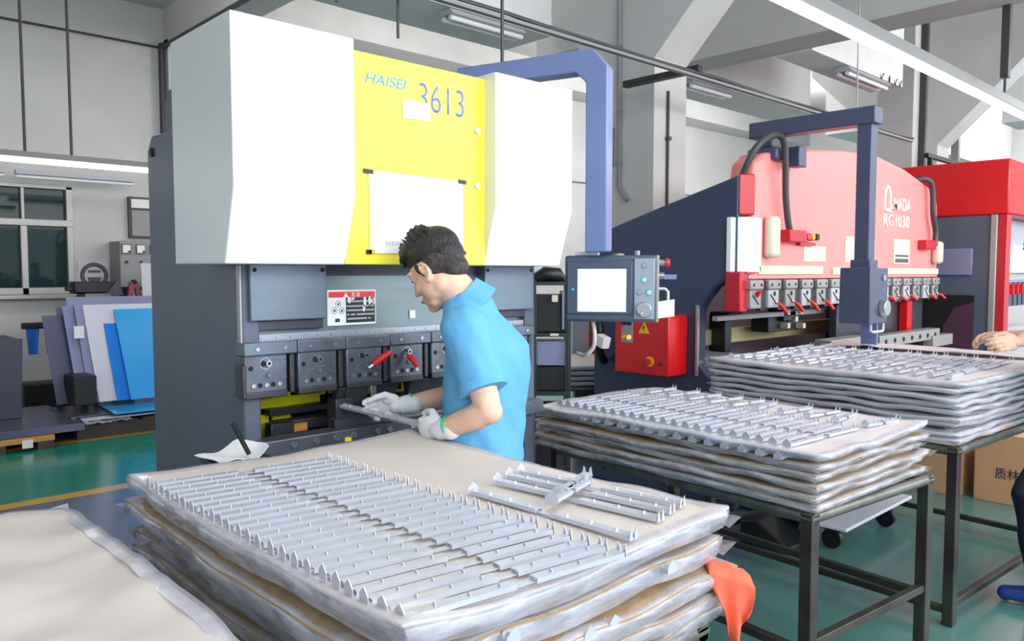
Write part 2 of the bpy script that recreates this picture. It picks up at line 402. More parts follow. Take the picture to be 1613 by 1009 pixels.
# ram with ruler and clamps
ram = MB().box(1.16, 2.42, 2.45, 2.53, 1.30, 1.62).build('ram', K['ram'], hp, .004)
MB().box(1.16, 2.42, 2.44, 2.455, 1.553-.035, 1.556).build('ram_top_strip', K['dark'], ram)
MB().box(1.095, 1.115, 2.425, 2.45, 1.30, 1.553).build('guide_strip', K['alu'], hp, .002)
rl = MB().box(1.105, 2.41, 2.43, 2.452, 1.299, 1.326).build('ruler', K['ruler'], hp, .002)
b = MB()
for i in range(125):
    x = 1.115+i*.0103; b.box(x, x+.0022, 2.4292, 2.431, 1.301, 1.309 if i % 5 else 1.316)
b.build('ruler_marks', K['clampm'], rl)
for x0, x1 in ((1.119, 1.394), (2.118, 2.398)):
    c = MB().box(x0, x1, 2.40, 2.45, 1.372, 1.556).build('cylinder_cover', K['steelg'], hp, .004)
    MB().box(x0-.02, x1+.0, 2.425, 2.45, 1.338, 1.372).build('cover_ledge', K['dark'], hp, .003)
    for x in (x0+.016, x1-.016): MB().cyl((x, 2.402, 1.538), (x, 2.398, 1.538), .007).build('screw_hole', K['hole'], c)
# danger plate
sg = MB().box(1.421, 1.623, 2.444, 2.451, 1.341, 1.468).build('danger_plate', K['dwhite'], hp, .002)
tag(sg, 'white plate with red header and black warning text')
MB().box(1.427, 1.617, 2.4425, 2.445, 1.441, 1.461).build('plate_header', K['sred'], sg)
MB().box(1.496, 1.617, 2.4425, 2.445, 1.350, 1.440).build('plate_text_block', K['sblack'], sg)
b = MB().prism([(1.484, 1.441), (1.506, 1.441), (1.495, 1.459)], 'Y', 2.4415, 2.443); b.build('plate_triangle', K['wtext'], sg)
MB().box(1.494, 1.496, 2.441, 2.4425, 1.446, 1.454).build('plate_mark', K['sred'], sg)
text('危 险', 'plate_heading', K['wtext'], sg, (1.518, 2.4425, 1.4435), X_, Z_, .015, .036)
rnd = random.Random(4)
b = MB()
for j, z in enumerate((1.423, 1.406, 1.391, 1.376, 1.361)):
    x = 1.50
    while x < 1.611-(j == 4)*.015:
        wd = rnd.choice((.0028, .0034, .0034)); b.box(x, x+wd, 2.4418, 2.443, z, z+.0058); x += wd+.0014
        if rnd.random() < .06: x += .006
b.build('plate_text', K['greyp'], sg)
b = MB()
for cx, cz, h, n in ((1.508, 1.431, .03, 8), (1.522, 1.436, .014, 6), (1.572, 1.424, .05, 9), (1.569, 1.402, .03, 7), (1.593, 1.428, .034, 6), (1.606, 1.425, .022, 6), (1.612, 1.424, .035, 6)):
    b.prism([(cx+.007*math.cos(t)*rnd.uniform(.5, 1.3), cz+h/2*math.sin(t)*rnd.uniform(.6, 1.15)) for t in [2*math.pi*i/n for i in range(n)]], 'Y', 2.4405, 2.443)
b.build('scratched_patches', K['dwhite'], sg)
b = MB()
for cx, cz in ((1.464, 1.418), (1.449, 1.395), (1.478, 1.394)):
    b.ring((cx, 2.4435, cz), Y_, .0105, .0007, 18, 4)
    b.prism([(cx-.002, cz-.005), (cx+.004, cz-.003), (cx+.005, cz+.006), (cx+.001, cz+.001), (cx-.004, cz+.003)], 'Y', 2.4425, 2.444)
b.box(1.452, 1.460, 2.4425, 2.444, 1.354, 1.366).box(1.4615, 1.4695, 2.4425, 2.444, 1.354, 1.366)
b.build('plate_symbols', K['sblack'], sg)
MB().box(1.775, 1.80, 2.444, 2.451, 1.43-.075, 1.43-.045).build('small_label', K['paper'], hp)
# clamps
def lever(parent, p0, p1, r):
    d = (V(p1)-V(p0)).normalized()
    a = MB().bar(p0, V(p0)+d*.025, .008, .008).build('lever_shank', K['bolt'], parent)
    q = [V(p0)+d*.02, (V(p0)+V(p1))/2+V((0, -.004, .004)), V(p1)]
    MB().tube(q, [r*.8, r*1.1, r*.9], 8).build('lever_grip', K['redh'], parent, smooth=60)
for i in range(7):
    x = 1.088+i*.186
    c = MB().box(x+.004, x+.15, 2.392, 2.445, 1.137, 1.262).build('tool_clamp', K['clampm'], hp, .004)
    MB().box(x, x+.184, 2.384, 2.445, 1.262, 1.304).build('clamp_cap', K['steelg'] if i == 0 else K['clampm'], c, .004)
    MB().box(x+.004, x+.15, 2.388, 2.445, 1.122, 1.145).build('clamp_foot', K['dark'], c, .004)
    def cb_(dx, z, r, y0=2.391, hole=False):
        if hole: MB().cyl((x+dx, 2.3925, z), (x+dx, 2.390, z), r).build('bolt_hole', K['hole'], c)
        else:
            MB().ring((x+dx, y0, z), Y_, r, r*.36, 14, 6).cyl((x+dx, y0+.0015, z), (x+dx, y0-.0003, z), r*.95).build('bolt', K['bolt'], c, smooth=40)
    cb_(.045, 1.283, .0055, 2.383); cb_(.14, 1.283, .0055, 2.383)
    for k in range(5): cb_(.032+k*.0225, 1.165, .0078 if k % 2 else .0062, 2.391, bool(k % 2))
    cb_(.024, 1.222, .008, hole=True); cb_(.066, 1.235, .010, hole=True)
    MB().cyl((x+.083, 2.393, 1.235), (x+.083, 2.382, 1.235), .010).ring((x+.074, 2.392, 1.235), Y_, .018, .0022, 18, 6).build('adjust_screw', K['bolt'], c, smooth=40)
    MB().cyl((x+.083, 2.3822, 1.235), (x+.083, 2.3812, 1.235), .005).build('screw_socket', K['hole'], c)
    MB().cyl((x+.083, 2.393, 1.196), (x+.083, 2.386, 1.196), .0095, .006).build('pin', K['steelg'], c, smooth=40)
    b = MB(); q = [(x+.008, 2.391, 1.178), (x+.028, 2.391, 1.178), (x+.062, 2.391, 1.211), (x+.103, 2.391, 1.211), (x+.128, 2.391, 1.187), (x+.148, 2.391, 1.187)]
    for a_, b_ in zip(q, q[1:]): b.bar(a_, b_, .002, .003)
    b.build('face_groove', K['steelg'], c)
    if i == 2: lever(c, (x+.09, 2.385, 1.19), (x+.155, 2.34, 1.245), .011)
    if i == 3: lever(c, (x+.06, 2.385, 1.235), (x+.085, 2.34, 1.185), .011)
    MB().box(x+.164, x+.182, 2.40, 2.44, 1.13, 1.26).build('clamp_spacer', K['dark'], hp, .003)
MB().box(1.075, 1.088, 2.37, 2.43, 1.13, 1.235).build('end_stop', K['dark'], hp, .003)
# upper punches
for x0, x1, z0 in ((1.44, 1.535, 1.06), (1.60, 1.70, 1.065), (1.47, 1.56, 1.0), (1.75, 2.25, 1.05)):
    MB().prism([(2.40, 1.125), (2.46, 1.125), (2.455, z0+.03), (2.432, z0), (2.425, z0+.03)], 'X', x0, x1).build('punch', K['dark'], hp, .002)
MB().box(1.565, 1.588, 2.395, 2.402, 1.045, 1.135).build('punch_strip', K['bolt'], hp, .001)
# lower bed, die and die holder
MB().box(1.10, 2.45, 2.44, 2.62, .05, .93).build('bed', K['slate'], hp, .006)
dh = MB().box(1.10, 2.42, 2.36, 2.44, .925, .985).build('die_holder', K['clampm'], hp, .004)
for x in (1.24, 1.325, 1.40, 1.47, 1.57, 1.62, 1.72, 1.86):
    q = MB().ring((x, 2.358, .962), Y_, .0085, .004, 16, 6).cyl((x, 2.3595, .962), (x, 2.356, .962), .006).build('bolt', K['bolt'], dh, smooth=40)
MB().prism([(1.432, .945), (1.458, .942), (1.456, .957), (1.434, .959)], 'Y', 2.355, 2.36).build('yellow_tag', K['gyellow'], dh)
MB().box(1.06, 1.75, 2.27, 2.44, .905, .925).build('front_ledge', K['dark'], hp, .003)
MB().prism([(2.40, .985), (2.45, .985), (2.445, 1.01), (2.43, 1.02), (2.425, 1.012), (2.42, 1.02), (2.405, 1.01)], 'X', 1.42, 2.35).build('die', K['dark'], hp, .001)
MB().box(1.43, 1.50, 2.41, 2.47, 1.0, 1.085).build('end_gauge_block', K['dark'], hp, .003)
# back gauge seen through the opening
bg = MB().box(1.285, 1.56, 2.745, 2.765, 1.022, 1.06).box(1.36, 1.437, 2.75, 2.765, .93, 1.20).box(1.285, 1.60, 2.76, 2.77, .88, .965).box(1.60, 1.72, 2.76, 2.77, .90, .98)
bg.box(1.70, 1.95, 2.745, 2.765, 1.03, 1.085).box(1.285, 1.345, 2.745, 2.765, .965, 1.0).box(1.56, 1.585, 2.745, 2.765, 1.05, 1.13).box(1.60, 1.645, 2.745, 2.765, 1.05, 1.12).box(1.85, 2.3, 2.745, 2.765, 1.02, 1.11)
bg.build('back_gauge', K['gyellow'], hp, .004)
MB().box(1.32, 2.38, 2.69, 2.73, 1.0, 1.025).box(1.30, 2.36, 2.60, 2.66, .955, .995).build('gauge_beam', K['dark'], hp, .004)
MB().box(1.255, 1.345, 2.55, 2.60, .93, 1.0).build('gauge_bracket', K['dark'], hp, .004)
MB().box(1.345, 1.41, 2.575, 2.60, .955, .985).build('gauge_stop', K['wood'], hp, .003)
MB().cyl((1.51, 2.68, .86), (1.51, 2.68, .96), .012).cyl((1.485, 2.68, .86), (1.485, 2.68, .96), .008).ell((1.56, 2.66, .93), (.022, .022, .03)).build('gauge_spindle', K['bolt'], hp, smooth=50)
MB().box(1.35, 1.44, 2.60, 2.66, .86, .95).build('gauge_motor', K['black'], hp, .003)
MB().box(1.58, 1.64, 2.52, 2.55, .93, .965).box(1.60, 1.615, 2.52, 2.55, .965, 1.0).build('plastic_guide', K['paper'], hp, .003)
# pendant arm and control pendant
arm = MB(); pa = V((2.35, 2.74, 2.40)); pb = V((2.58, 2.20, 2.415))
d = (pb-pa).normalized(); side = V((-d.y, d.x, 0))
prof = [(-.06, -.055), (.60, -.055), (.60, -.75), (.69, -.75), (.69, -.02), (.63, .05), (-.06, .05)]
hw = .042
out = [(pa+d*(s_)+Z_*z) for s_, z in [(-.06, -.045), (.50, -.045), (.545, -.09), (.545, -.80), (.64, -.80), (.64, -.03), (.575, .045), (-.06, .045)]]
arm.rings([[p+side*hw for p in out], [p-side*hw for p in out]])
arm.build('pendant_arm', K['armb'], hp, .006)
pt = thing('control_pendant', 'grey control pendant with a lit white screen hanging from a blue arm', 'control panel', (2.60, 2.17, 1.31))
pc = V((2.60, 2.17, 1.46))
nrm = V((-.83, -.56, 0)).normalized(); rgt = V((-nrm.y, nrm.x, 0)) if False else V((nrm.y*-1, nrm.x, 0))
if rgt.dot(V((.727, -.687, 0))) < 0: rgt = -rgt
def P(u, v_, dd=0): return pc+rgt*u+Z_*v_+nrm*dd
def pbx(name, u0, u1, v0, v1, d0, d1, m, par, bev=.003):
    return MB().obox(P((u0+u1)/2, (v0+v1)/2, (d0+d1)/2), rgt, Z_, nrm, (u1-u0)/2, (v1-v0)/2, (d1-d0)/2).build(name, m, par, bev)
pbx('housing', -.175, .215, -.142, .142, -.13, 0, K['penf'], pt, .012)
pbx('side_plate', .212, .222, -.142, .142, -.12, -.005, K['pens'], pt, .002)
bz = pbx('screen_bezel', -.165, .115, -.11, .115, 0, .008, K['penf'], pt, .004)
pbx('screen', -.118, .088, -.098, .083, .004, .0095, K['screen'], pt, .001)
pbx('status_light', -.142, -.134, -.006, .0, .006, .0095, K['led'], bz, 0)
pp = pbx('button_panel', .122, .206, -.128, .128, -.002, .006, K['panel'], pt, .002)
for u, v_, m, r in ((.165, .098, 'bolt', .008), (.165, .038, 'cyan', .009), (.145, -.015, 'bolt', .008), (.186, -.015, 'cyan', .009)):
    q = MB().cyl(P(u, v_, .005), P(u, v_, .014), r).build('push_button', K[m], pp, smooth=40)
    MB().ring(P(u, v_, .008), nrm, r+.002, .0025, 16, 6).build('button_ring', K['bolt'], pp, smooth=60)
MB().cyl(P(.165, -.088, .005), P(.165, -.088, .03), .034, .031, 28).cyl(P(.153, -.105, .03), P(.153, -.105, .035), .008).build('handwheel', K['bolt'], pt, .003, smooth=35)
ra = rgt
MB().cyl(P(.22, .11, -.06), P(.25, .11, -.06), .014, .012).build('stop_button_neck', K['pens'], pt, smooth=40)
MB().cyl(P(.25, .11, -.06), P(.268, .11, -.06), .021, .016, 20).build('stop_button', K['red'], pt, .003, smooth=40)
MB().cyl(P(.22, .055, -.06), P(.245, .055, -.06), .015).build('key_switch', K['bolt'], pt, smooth=40)
MB().obox(P(.27, .05, -.06), rgt, Z_, nrm, .026, .010, .002).build('key', K['armb'], pt, .001)
MB().tube([P(.222, .0, -.03), P(.25, .0, -.03), P(.262, -.012, -.03), P(.262, -.10, -.03), P(.25, -.115, -.03), P(.222, -.115, -.03)], .006, 8).build('side_handle', K['greyp'], pt, smooth=60)
MB().obox(P(.255, -.085, -.02), (rgt+Z_*.15).normalized(), Z_, nrm, .035, .036, .002).build('taped_note', K['paper'], pt)
MB().obox(P(-.085, .15, -.06), rgt, Z_, nrm, .048, .008, .045).build('arm_flange', K['greyp'], pt, .003)
MB().cyl(P(.05, .142, -.05), P(.05, .150, -.05), .025).cyl(P(.13, .142, -.05), P(.13, .162, -.05), .012).build('top_plugs', K['pens'], pt, smooth=40)
MB().tube(sm([P(-.06, -.14, -.06), P(-.05, -.20, -.05), P(-.06, -.26, -.08), P(-.10, -.30, -.12), P(-.16, -.31, -.3)]), .009, 8).build('cable', K['wirew'], pt, smooth=60)

# papers taped on the yellow panel
ps = thing('paper_notice', 'large white sheet taped on the yellow panel behind the man\'s head', 'paper', (1.68, 2.258, 1.595))
MB().slab(lambda u, v_: (0, 0, 0), 1, 1, .001).bm.free()
b = MB().prism([(1.477, 1.593), (1.884, 1.60), (1.883, 1.864), (1.476, 1.870)], 'Y', 2.2565, 2.2595); b.build('sheet', K['paper'], ps)
b = MB().box(1.535, 1.70, 2.256, 2.257, 1.662, 1.6635).box(1.60, 1.80, 2.256, 2.257, 1.728, 1.729).box(1.52, 1.60, 2.256, 2.257, 1.80, 1.801)
for i in range(9): b.box(1.54+i*.012, 1.547+i*.012, 2.256, 2.257, 1.622, 1.636)
b.build('faint_print', K['greyp'], ps)
for x, z, m in ((1.473, 1.866, 'black'), (1.88, 1.862, 'black'), (1.472, 1.598, 'black'), (1.484, 1.600, 'ytape'), (1.886, 1.602, 'black')):
    MB().obox((x, 2.2555, z), V((1, 0, -.05)), Z_, Y_, .019 if z > 1.7 else .010, .007, .0012).build('tape_strip', K[m], ps)
pn = thing('paper_notice', 'small blank white note stuck below the number on the yellow panel', 'paper', (1.676, 2.258, 2.06))
MB().box(1.617, 1.735, 2.257, 2.2595, 2.062, 2.128-.004).build('sheet', K['paper'], pn)
b = MB().box(1.655, 1.660, 2.2565, 2.2575, 2.088, 2.10)
for x in (1.672, 1.682, 1.692): b.ring((x, 2.257, 2.094), Y_, .004, .001, 10, 4)
b.build('faint_print', K['greyp'], pn)
# tray with a white paper and a strap at the left of the bed
st = thing('side_support', 'dark front support arm of the press brake under a white paper', 'support', (1.08, 2.28, .6))
MB().box(.93, 1.10, 2.20, 2.36, .955, .97).build('shelf', K['dark'], st, .003)
MB().box(1.03, 1.07, 2.30, 2.42, .60, .955).build('post', K['dark'], st, .003)
pw = MB().slab(lambda u, v_: (.915+u*.15+.01*math.sin(v_*5), 2.18+v_*.16, .985+.018*math.sin(u*7+v_*2)*u+.02*abs(v_-.5)*u+.03*(u > .7)*(u-.7)), 10, 8, .002).build('crumpled_paper', K['paper'], None, smooth=60)
tag(pw, 'crumpled white paper lying on the shelf at the left end of the press bed', 'paper')
bs = MB().bar((1.02, 2.215, .99), (.985, 2.25, 1.085), .014, .01).build('hex_key', K['black'], None, .001)
tag(bs, 'black tool handle standing on the crumpled white paper', 'tool')

# ================================================================ red press brake
ap = thing('press_brake', 'pale red press brake with dark blue side frame on the right', 'machine', (5.6, 3.0, 0))
prof = [(2.43, 0), (3.52, 0), (3.52, 1.72), (3.42, 1.81), (3.30, 1.85), (2.435, 2.09), (2.435, 1.52), (2.58, 1.44), (2.66, 1.345), (2.69, 1.29), (2.69, .98), (2.62, .9), (2.43, .86)]
prof = [(y, max(z, .1134)) for y, z in prof]
for x in (4.1, 7.13): MB().prism(prof, 'X', x, x+.09).build('side_frame', K['navy'], ap, .01)
MB().prism([(2.685, .9), (2.70, .9), (2.70, 1.33), (2.685, 1.33)], 'X', 4.085, 4.105).build('throat_edge', K['pens'], ap)
MB().box(4.16, 7.15, 3.3, 3.4, .4, 1.75).build('rear_panel', K['greyw'], ap)
MB().prism([(4.102, 2.434), (4.19, 2.375), (4.21, 2.40), (4.21, 2.434)], 'Z', 1.86, 2.10).build('left_bevel', K['amredd'], ap, .01)
up = [(4.20, 1.50), (4.20, 1.62), (4.20, 2.06), (4.22, 2.17), (4.32, 2.235), (4.70, 2.295), (5.4, 2.365), (5.95, 2.385), (6.5, 2.33), (7.0, 2.235), (7.15, 2.19), (7.22, 2.10), (7.26, 1.62), (7.26, 1.49)]
ub = MB().prism(up, 'Y', 2.40, 2.56).build('upper_beam', K['amred'], ap, .02, segs=3)
MB().box(4.08, 4.165, 2.40, 2.5, 1.30, 1.53).build('left_guard', K['amredd'], ap, .006)
MB().box(4.165, 7.25, 2.392, 2.42, 1.49, 1.515).build('lower_lip', K['amred'], ap, .004)
MB().box(4.14, 4.24, 2.394, 2.41, 1.52, 1.565).build('red_block', K['amredd'], ap)
MB().box(4.27, 5.10, 2.385, 2.41, 1.515, 1.57).box(5.25, 7.25, 2.385, 2.41, 1.513, 1.562).build('white_strip', K['cream'], ap, .004)
text('MADA', 'brand_lettering', K['wtext'], ap, (6.28, 2.3995, 2.005), X_, Z_, .095, .34, ext=.003, offset=.006)
b = MB(); q = [(6.115, 2.00), (6.115, 2.12), (6.145, 2.17), (6.185, 2.17), (6.215, 2.12), (6.215, 2.04), (6.26, 2.0), (6.16, 2.0)]
for a_, b_ in zip(q, q[1:]): b.bar((a_[0], 2.398, a_[1]), (b_[0], 2.398, b_[1]), .024, .006, Y_)
b.bar((6.115, 2.398, 2.01), (6.16, 2.398, 2.0), .024, .006, Y_)
b.build('brand_letter', K['wtext'], ap)
text('RG1030', 'model_lettering', K['wtext'], ap, (6.10, 2.3995, 1.875), X_, Z_, .095, .50, ext=.003, offset=.004)
MB().prism([(4.085, 2.50), (4.085, 2.47), (4.14, 2.385), (4.29, 2.385), (4.29, 2.41), (4.16, 2.5)], 'Z', 1.53, 1.85).build('white_side_cover', K['paper'], ap, .006)
for x, z0, z1 in ((4.32, 1.615, 1.865), (7.10, 1.60, 1.79)):
    MB().box(x, x+.11, 2.33, 2.40, z0, z1).build('rounded_cover', K['cream'], ap, .03, segs=4)
for x in (4.53, 6.80):
    MB().box(x, x+.22, 2.33, 2.40, 1.715, 1.79).build('switch_box', K['amredd'], ap, .006)
for x, m in ((4.80, 'redh'), (4.86, 'ytape'), (4.92, 'black')): MB().cyl((x, 2.40, 1.755), (x, 2.34, 1.755), .022).build('push_button', K[m], ap, smooth=40)
MB().box(4.74, 4.95, 2.37, 2.40, 1.70, 1.72).build('button_shelf', K['amredd'], ap)
for q in ((4.84, 5.15, 1.70), (5.45, 5.62, 1.78)): MB().box(q[0], q[1], 2.396, 2.401, 1.60, q[2]).build('worn_label', K['cream'], ap)
pl = MB().box(6.30, 6.62, 2.394, 2.401, 1.595, 1.785).build('data_plate', K['cream'], ap); b = MB().box(6.33, 6.59, 2.392, 2.395, 1.605, 1.635).box(6.33, 6.59, 2.392, 2.395, 1.65, 1.665)
b.build('plate_print', K['dgreyp'], pl); MB().box(6.33, 6.59, 2.392, 2.395, 1.69, 1.765).build('plate_white', K['paper'], pl)
MB().tube(sm([(4.26, 2.50, 2.02), (4.19, 2.47, 2.03), (4.14, 2.42, 2.12), (4.17, 2.36, 2.25), (4.30, 2.33, 2.33), (4.42, 2.33, 2.31), (4.47, 2.34, 2.18), (4.50, 2.35, 2.0), (4.53, 2.35, 1.86), (4.56, 2.35, 1.78)]), .020, 10).build('hose', K['dpipe'], ap, smooth=60)
MB().tube(sm([(6.78, 2.52, 2.22), (6.82, 2.42, 2.28), (6.90, 2.36, 2.27), (6.95, 2.35, 2.18), (6.98, 2.35, 2.0), (7.05, 2.35, 1.86), (7.03, 2.35, 1.75)]), .022, 10).build('hose', K['dpipe'], ap, smooth=60)
for i in range(15):
    x = 4.145+i*.2105
    c = MB().box(x+.01, x+.135, 2.375, 2.42, 1.315, 1.425).build('tool_clamp', K['greyw'] if i % 2 else K['pens'], ap, .006)
    MB().box(x, x+.15, 2.365, 2.42, 1.425, 1.485).build('clamp_cap', K['pens'], c, .01)
    MB().box(x+.15, x+.208, 2.39, 2.42, 1.30, 1.485).build('clamp_gap', K['black'], c)
    for px_, py_, pz_, pr_ in ((.03, 2.3655, 1.455, .009), (.115, 2.3655, 1.455, .009), (.08, 2.376, 1.40, .014)): MB().cyl((x+px_, py_, pz_), (x+px_, py_-.0025, pz_), pr_).build('screw', K['hole'], c)
    MB().bar((x+.03, 2.374, 1.395), (x+.10, 2.374, 1.34), .008, .004).build('lever_slot', K['hole'], c)
    if i == 0: MB().tube([(x+.075, 2.37, 1.385), (x+.07, 2.35, 1.42)], [.008, .012], 8).build('lever_grip', K['redh'], c)
    elif i != 12: lever(c, (x+.085, 2.372, 1.36), (x+.125, 2.315, 1.285 if i < 8 else 1.31), .011)
# bed and back gauge of the red machine
MB().box(4.2, 7.15, 2.36, 2.46, .115, .93).build('bed', K['navy'], ap, .01)
MB().box(4.2, 7.13, 2.46, 3.3, .115, .7).build('base', K['navy'], ap, .01)
for q in ((5.75, 6.95, 2.26, 2.36, .99, 1.075), (6.75, 7.2, 2.24, 2.32, .93, 1.02)): MB().box(*q).build('die_holder', K['pens'], ap, .005)
dr = MB().box(5.02, 5.62, 2.28, 2.40, .97, 1.085).build('die_holder', K['pens'], ap, .005)
for x, y, z in [(5.08+i*.11, 2.281, 1.0) for i in range(5)]+[(5.85+i*.165, 2.261, 1.03) for i in range(7)]: MB().cyl((x, y, z), (x, y-.005, z), .018).build('bolt_hole', K['hole'], dr)
MB().box(4.2, 5.0, 2.34, 2.42, .93, .99).build('bed_rail', K['black'], ap, .005)
MB().box(4.14, 6.3, 2.80, 2.86, 1.06, 1.16).build('gauge_rail', K['beige'], ap, .005)
MB().box(4.14, 5.6, 2.58, 2.62, 1.235, 1.265).build('upper_rail', K['pens'], ap, .003)
MB().box(4.82, 5.25, 2.62, 2.75, 1.13, 1.24).box(4.95, 5.12, 2.58, 2.7, 1.2, 1.30).build('gauge_stop', K['black'], ap, .006)
MB().box(4.42, 4.50, 2.7, 2.82, 1.02, 1.26).box(4.40, 4.56, 2.66, 2.80, 1.24, 1.28).build('gauge_stop', K['black'], ap, .006)
b = MB()
for x, z in ((4.98, 1.26), (5.09, 1.21), (5.16, 1.26), (4.98, 1.17), (5.2, 1.16)): b.box(x, x+.035, 2.565, 2.625, z-.018, z+.018)
b.build('gauge_nuts', K['cream'], ap, .003)
MB().box(6.62, 6.72, 2.40, 2.46, .93, 1.30).build('red_post', K['red'], ap)
MB().box(5.5, 7.15, 2.47, 2.52, .93, 1.30).build('inner_panel', K['dark'], ap)
MB().tube([(4.15, 2.4, .95), (4.5, 2.36, 1.0), (5.0, 2.3, 1.0)], .006, 6).build('wire', K['ywire'], ap, smooth=60)
# overhead arm of the red machine
MB().box(4.40, 4.54, 2.36, 2.56, 2.20, 2.28).box(4.44, 4.50, 2.42, 2.5, 2.28, 2.36).build('arm_mount', K['navy2'], ap, .015)
MB().box(4.56, 4.66, 2.30, 2.38, 2.17, 2.29).build('arm_box', K['navy2'], ap, .006)
MB().box(4.42, 4.53, 1.80, 2.56, 2.345, 2.44).build('swing_arm', K['navy2'], ap, .006)
MB().box(4.432, 4.518, 1.82, 1.90, 1.57, 2.35).build('arm_post', K['navy2'], ap, .005)
MB().box(4.42, 4.53, 1.805, 1.915, 1.55, 1.60).build('post_collar', K['navy2'], ap, .005)
pb2 = MB().box(4.36, 4.60, 1.775, 1.945, 1.245, 1.555).build('pendant_box', K['navy2'], ap, .006)
MB().cyl((4.52, 1.775, 1.33), (4.52, 1.74, 1.33), .048, .044, 26).build('handwheel', K['bolt'], pb2, .004, smooth=35)
MB().cyl((4.53, 1.775, 1.50), (4.53, 1.765, 1.50), .018).cyl((4.52, 1.775, 1.435), (4.52, 1.77, 1.435), .006).build('key_switch', K['bolt'], pb2, smooth=40)
MB().tube([(4.44, 1.80, 1.25), (4.44, 1.80, 1.205), (4.45, 1.79, 1.198), (4.575, 1.79, 1.198), (4.585, 1.79, 1.205), (4.585, 1.79, 1.25)], .008, 8).build('handle', K['greyp'], pb2, smooth=60)
MB().box(4.60, 4.615, 1.83, 1.92, 1.05, 1.30).build('pendant_bracket', K['armb'], ap)
# red electrical box on the side frame
eb = thing('electrical_box', 'red electrical box with warning triangle on the dark blue frame', 'electrical box', (3.99, 2.97, .89))
MB().box(3.90, 4.10, 2.765, 3.175, .90, 1.27).build('housing', K['red'], eb, .008)
MB().box(3.896, 3.902, 3.03, 3.12, 1.09, 1.25).build('button_plate', K['pens'], eb, .002)
for y, z, m in ((3.055, 1.215, 'black'), (3.098, 1.215, 'black'), (3.055, 1.125, 'orange'), (3.098, 1.125, 'ytape')):
    MB().cyl((3.897, y, z), (3.885, y, z), .015).build('push_button', K[m], eb, smooth=40)
tr = MB().prism([(2.905, 1.155), (2.985, 1.155), (2.945, 1.225)], 'X', 3.896, 3.901).build('warning_triangle', K['tyel'], eb)
MB().prism([(2.945, 1.212), (2.937, 1.19), (2.944, 1.187), (2.94, 1.166), (2.955, 1.192), (2.948, 1.194)], 'X', 3.894, 3.8965).build('triangle_bolt', K['sblack'], tr)
MB().cyl((3.901, 2.90, .985), (3.893, 2.90, .985), .032, None, 22).build('stop_plate', K['ytape'], eb)
MB().cyl((3.895, 2.90, .985), (3.87, 2.90, .985), .017, .021, 18).build('stop_button', K['red'], eb, smooth=40)
MB().cyl((3.901, 2.82, .975), (3.892, 2.82, .975), .012).build('lock', K['dark'], eb, smooth=40)
gb = MB().obox((3.86, 3.24, 1.09), V((.3, 1, .25)), V((1, -.3, 0)), V((0, -.25, 1)), .05, .03, .04).build('socket_box', K['paper'], None, .006)
tag(gb, 'white plug housing hanging beside the red electrical box', 'plug')
cb = MB().tube(sm([(4.08, 3.44, 1.45), (3.95, 3.36, 1.28), (3.9, 3.3, 1.15), (3.95, 3.34, 1.0), (4.07, 3.4, .92)]), .03, 8).build('cable_bundle', K['black'], None, smooth=60)
tag(cb, 'thick black cable bundle hanging along the blue side frame', 'cable')

# ================================================================ red and grey machine at far right
rm = thing('press_brake', 'tall machine with bright red top and grey side at right edge', 'machine', (8.6, 2.4, 0))
MB().box(7.6, 10.4, 1.97, 3.2, 2.02, 2.485).build('top_cover', K['red'], rm, .015)
MB().prism([(2.10, .1134), (3.1, .1134), (3.1, 2.02), (2.10, 2.02)], 'X', 7.62, 7.72).build('side_panel', K['slate'], rm, .006)
MB().box(7.60, 7.66, 2.05, 2.10, .2, 2.02).build('corner_post', K['alu'], rm, .006)
MB().box(7.62, 7.74, 1.98, 2.05, .3, 2.02).build('red_post', K['amredd'], rm, .006)
MB().box(7.60, 7.625, 2.235, 2.7, 1.505, 1.735).build('side_cover', K['violet'], rm, .004)
MB().box(7.608, 7.622, 2.21, 2.75, .6, 1.33).build('side_opening', K['hole'], rm, .003)
MB().prism([(2.21, .6), (2.46, .6), (2.45, 1.05), (2.36, 1.22), (2.21, 1.27)], 'X', 7.60, 7.612).build('inner_panel', K['maroon'], rm)
MB().box(7.74, 10.4, 2.15, 2.3, 1.45, 2.02).build('ram', K['greyw'], rm, .01)
MB().box(8.2, 10.4, 2.10, 2.16, 1.52, 1.78).build('ram_cover', K['paper'], rm, .02)
MB().box(7.74, 10.4, 2.12, 2.3, .2, 1.02).build('bed', K['greyw'], rm, .01)
for i in range(10):
    x = 7.76+i*.15
    c = MB().box(x, x+.1, 2.10, 2.16, 1.22, 1.44).build('tool_clamp', K['navy2'], rm, .004)
    MB().box(x+.08, x+.105, 2.05, 2.10, 1.33, 1.42).build('lever_grip', K['redh'], c)
text('FI', 'lettering', K['wtext'], rm, (8.05, 1.968, 2.29), X_, Z_, .09, .2, ext=.004, offset=.02)
text('PR', 'lettering', K['wtext'], rm, (8.05, 1.968, 2.17), X_, Z_, .09, .26, ext=.004, offset=.02)
lb = MB().box(7.62, 8.6, 2.62, 2.66, 2.56, 2.60).box(7.7, 7.74, 2.62, 2.66, 2.485, 2.56).box(8.4, 8.44, 2.62, 2.66, 2.485, 2.56).build('top_rail', K['black'], rm, .003)

# the two red machines and the box on the first one are a size larger and stand a little further off
for o, l in ((ap, (6.048, 3.24, -.1224)), (rm, (9.288, 2.592, -.1224)), (eb, (4.309, 3.208, .839))): o.location = l; o.scale = (1.08, 1.08, 1.08)
gb.location = V(gb.location)+V((.31, .26, -.035)); cb.location = V(cb.location)+V((.32, .27, -.03))
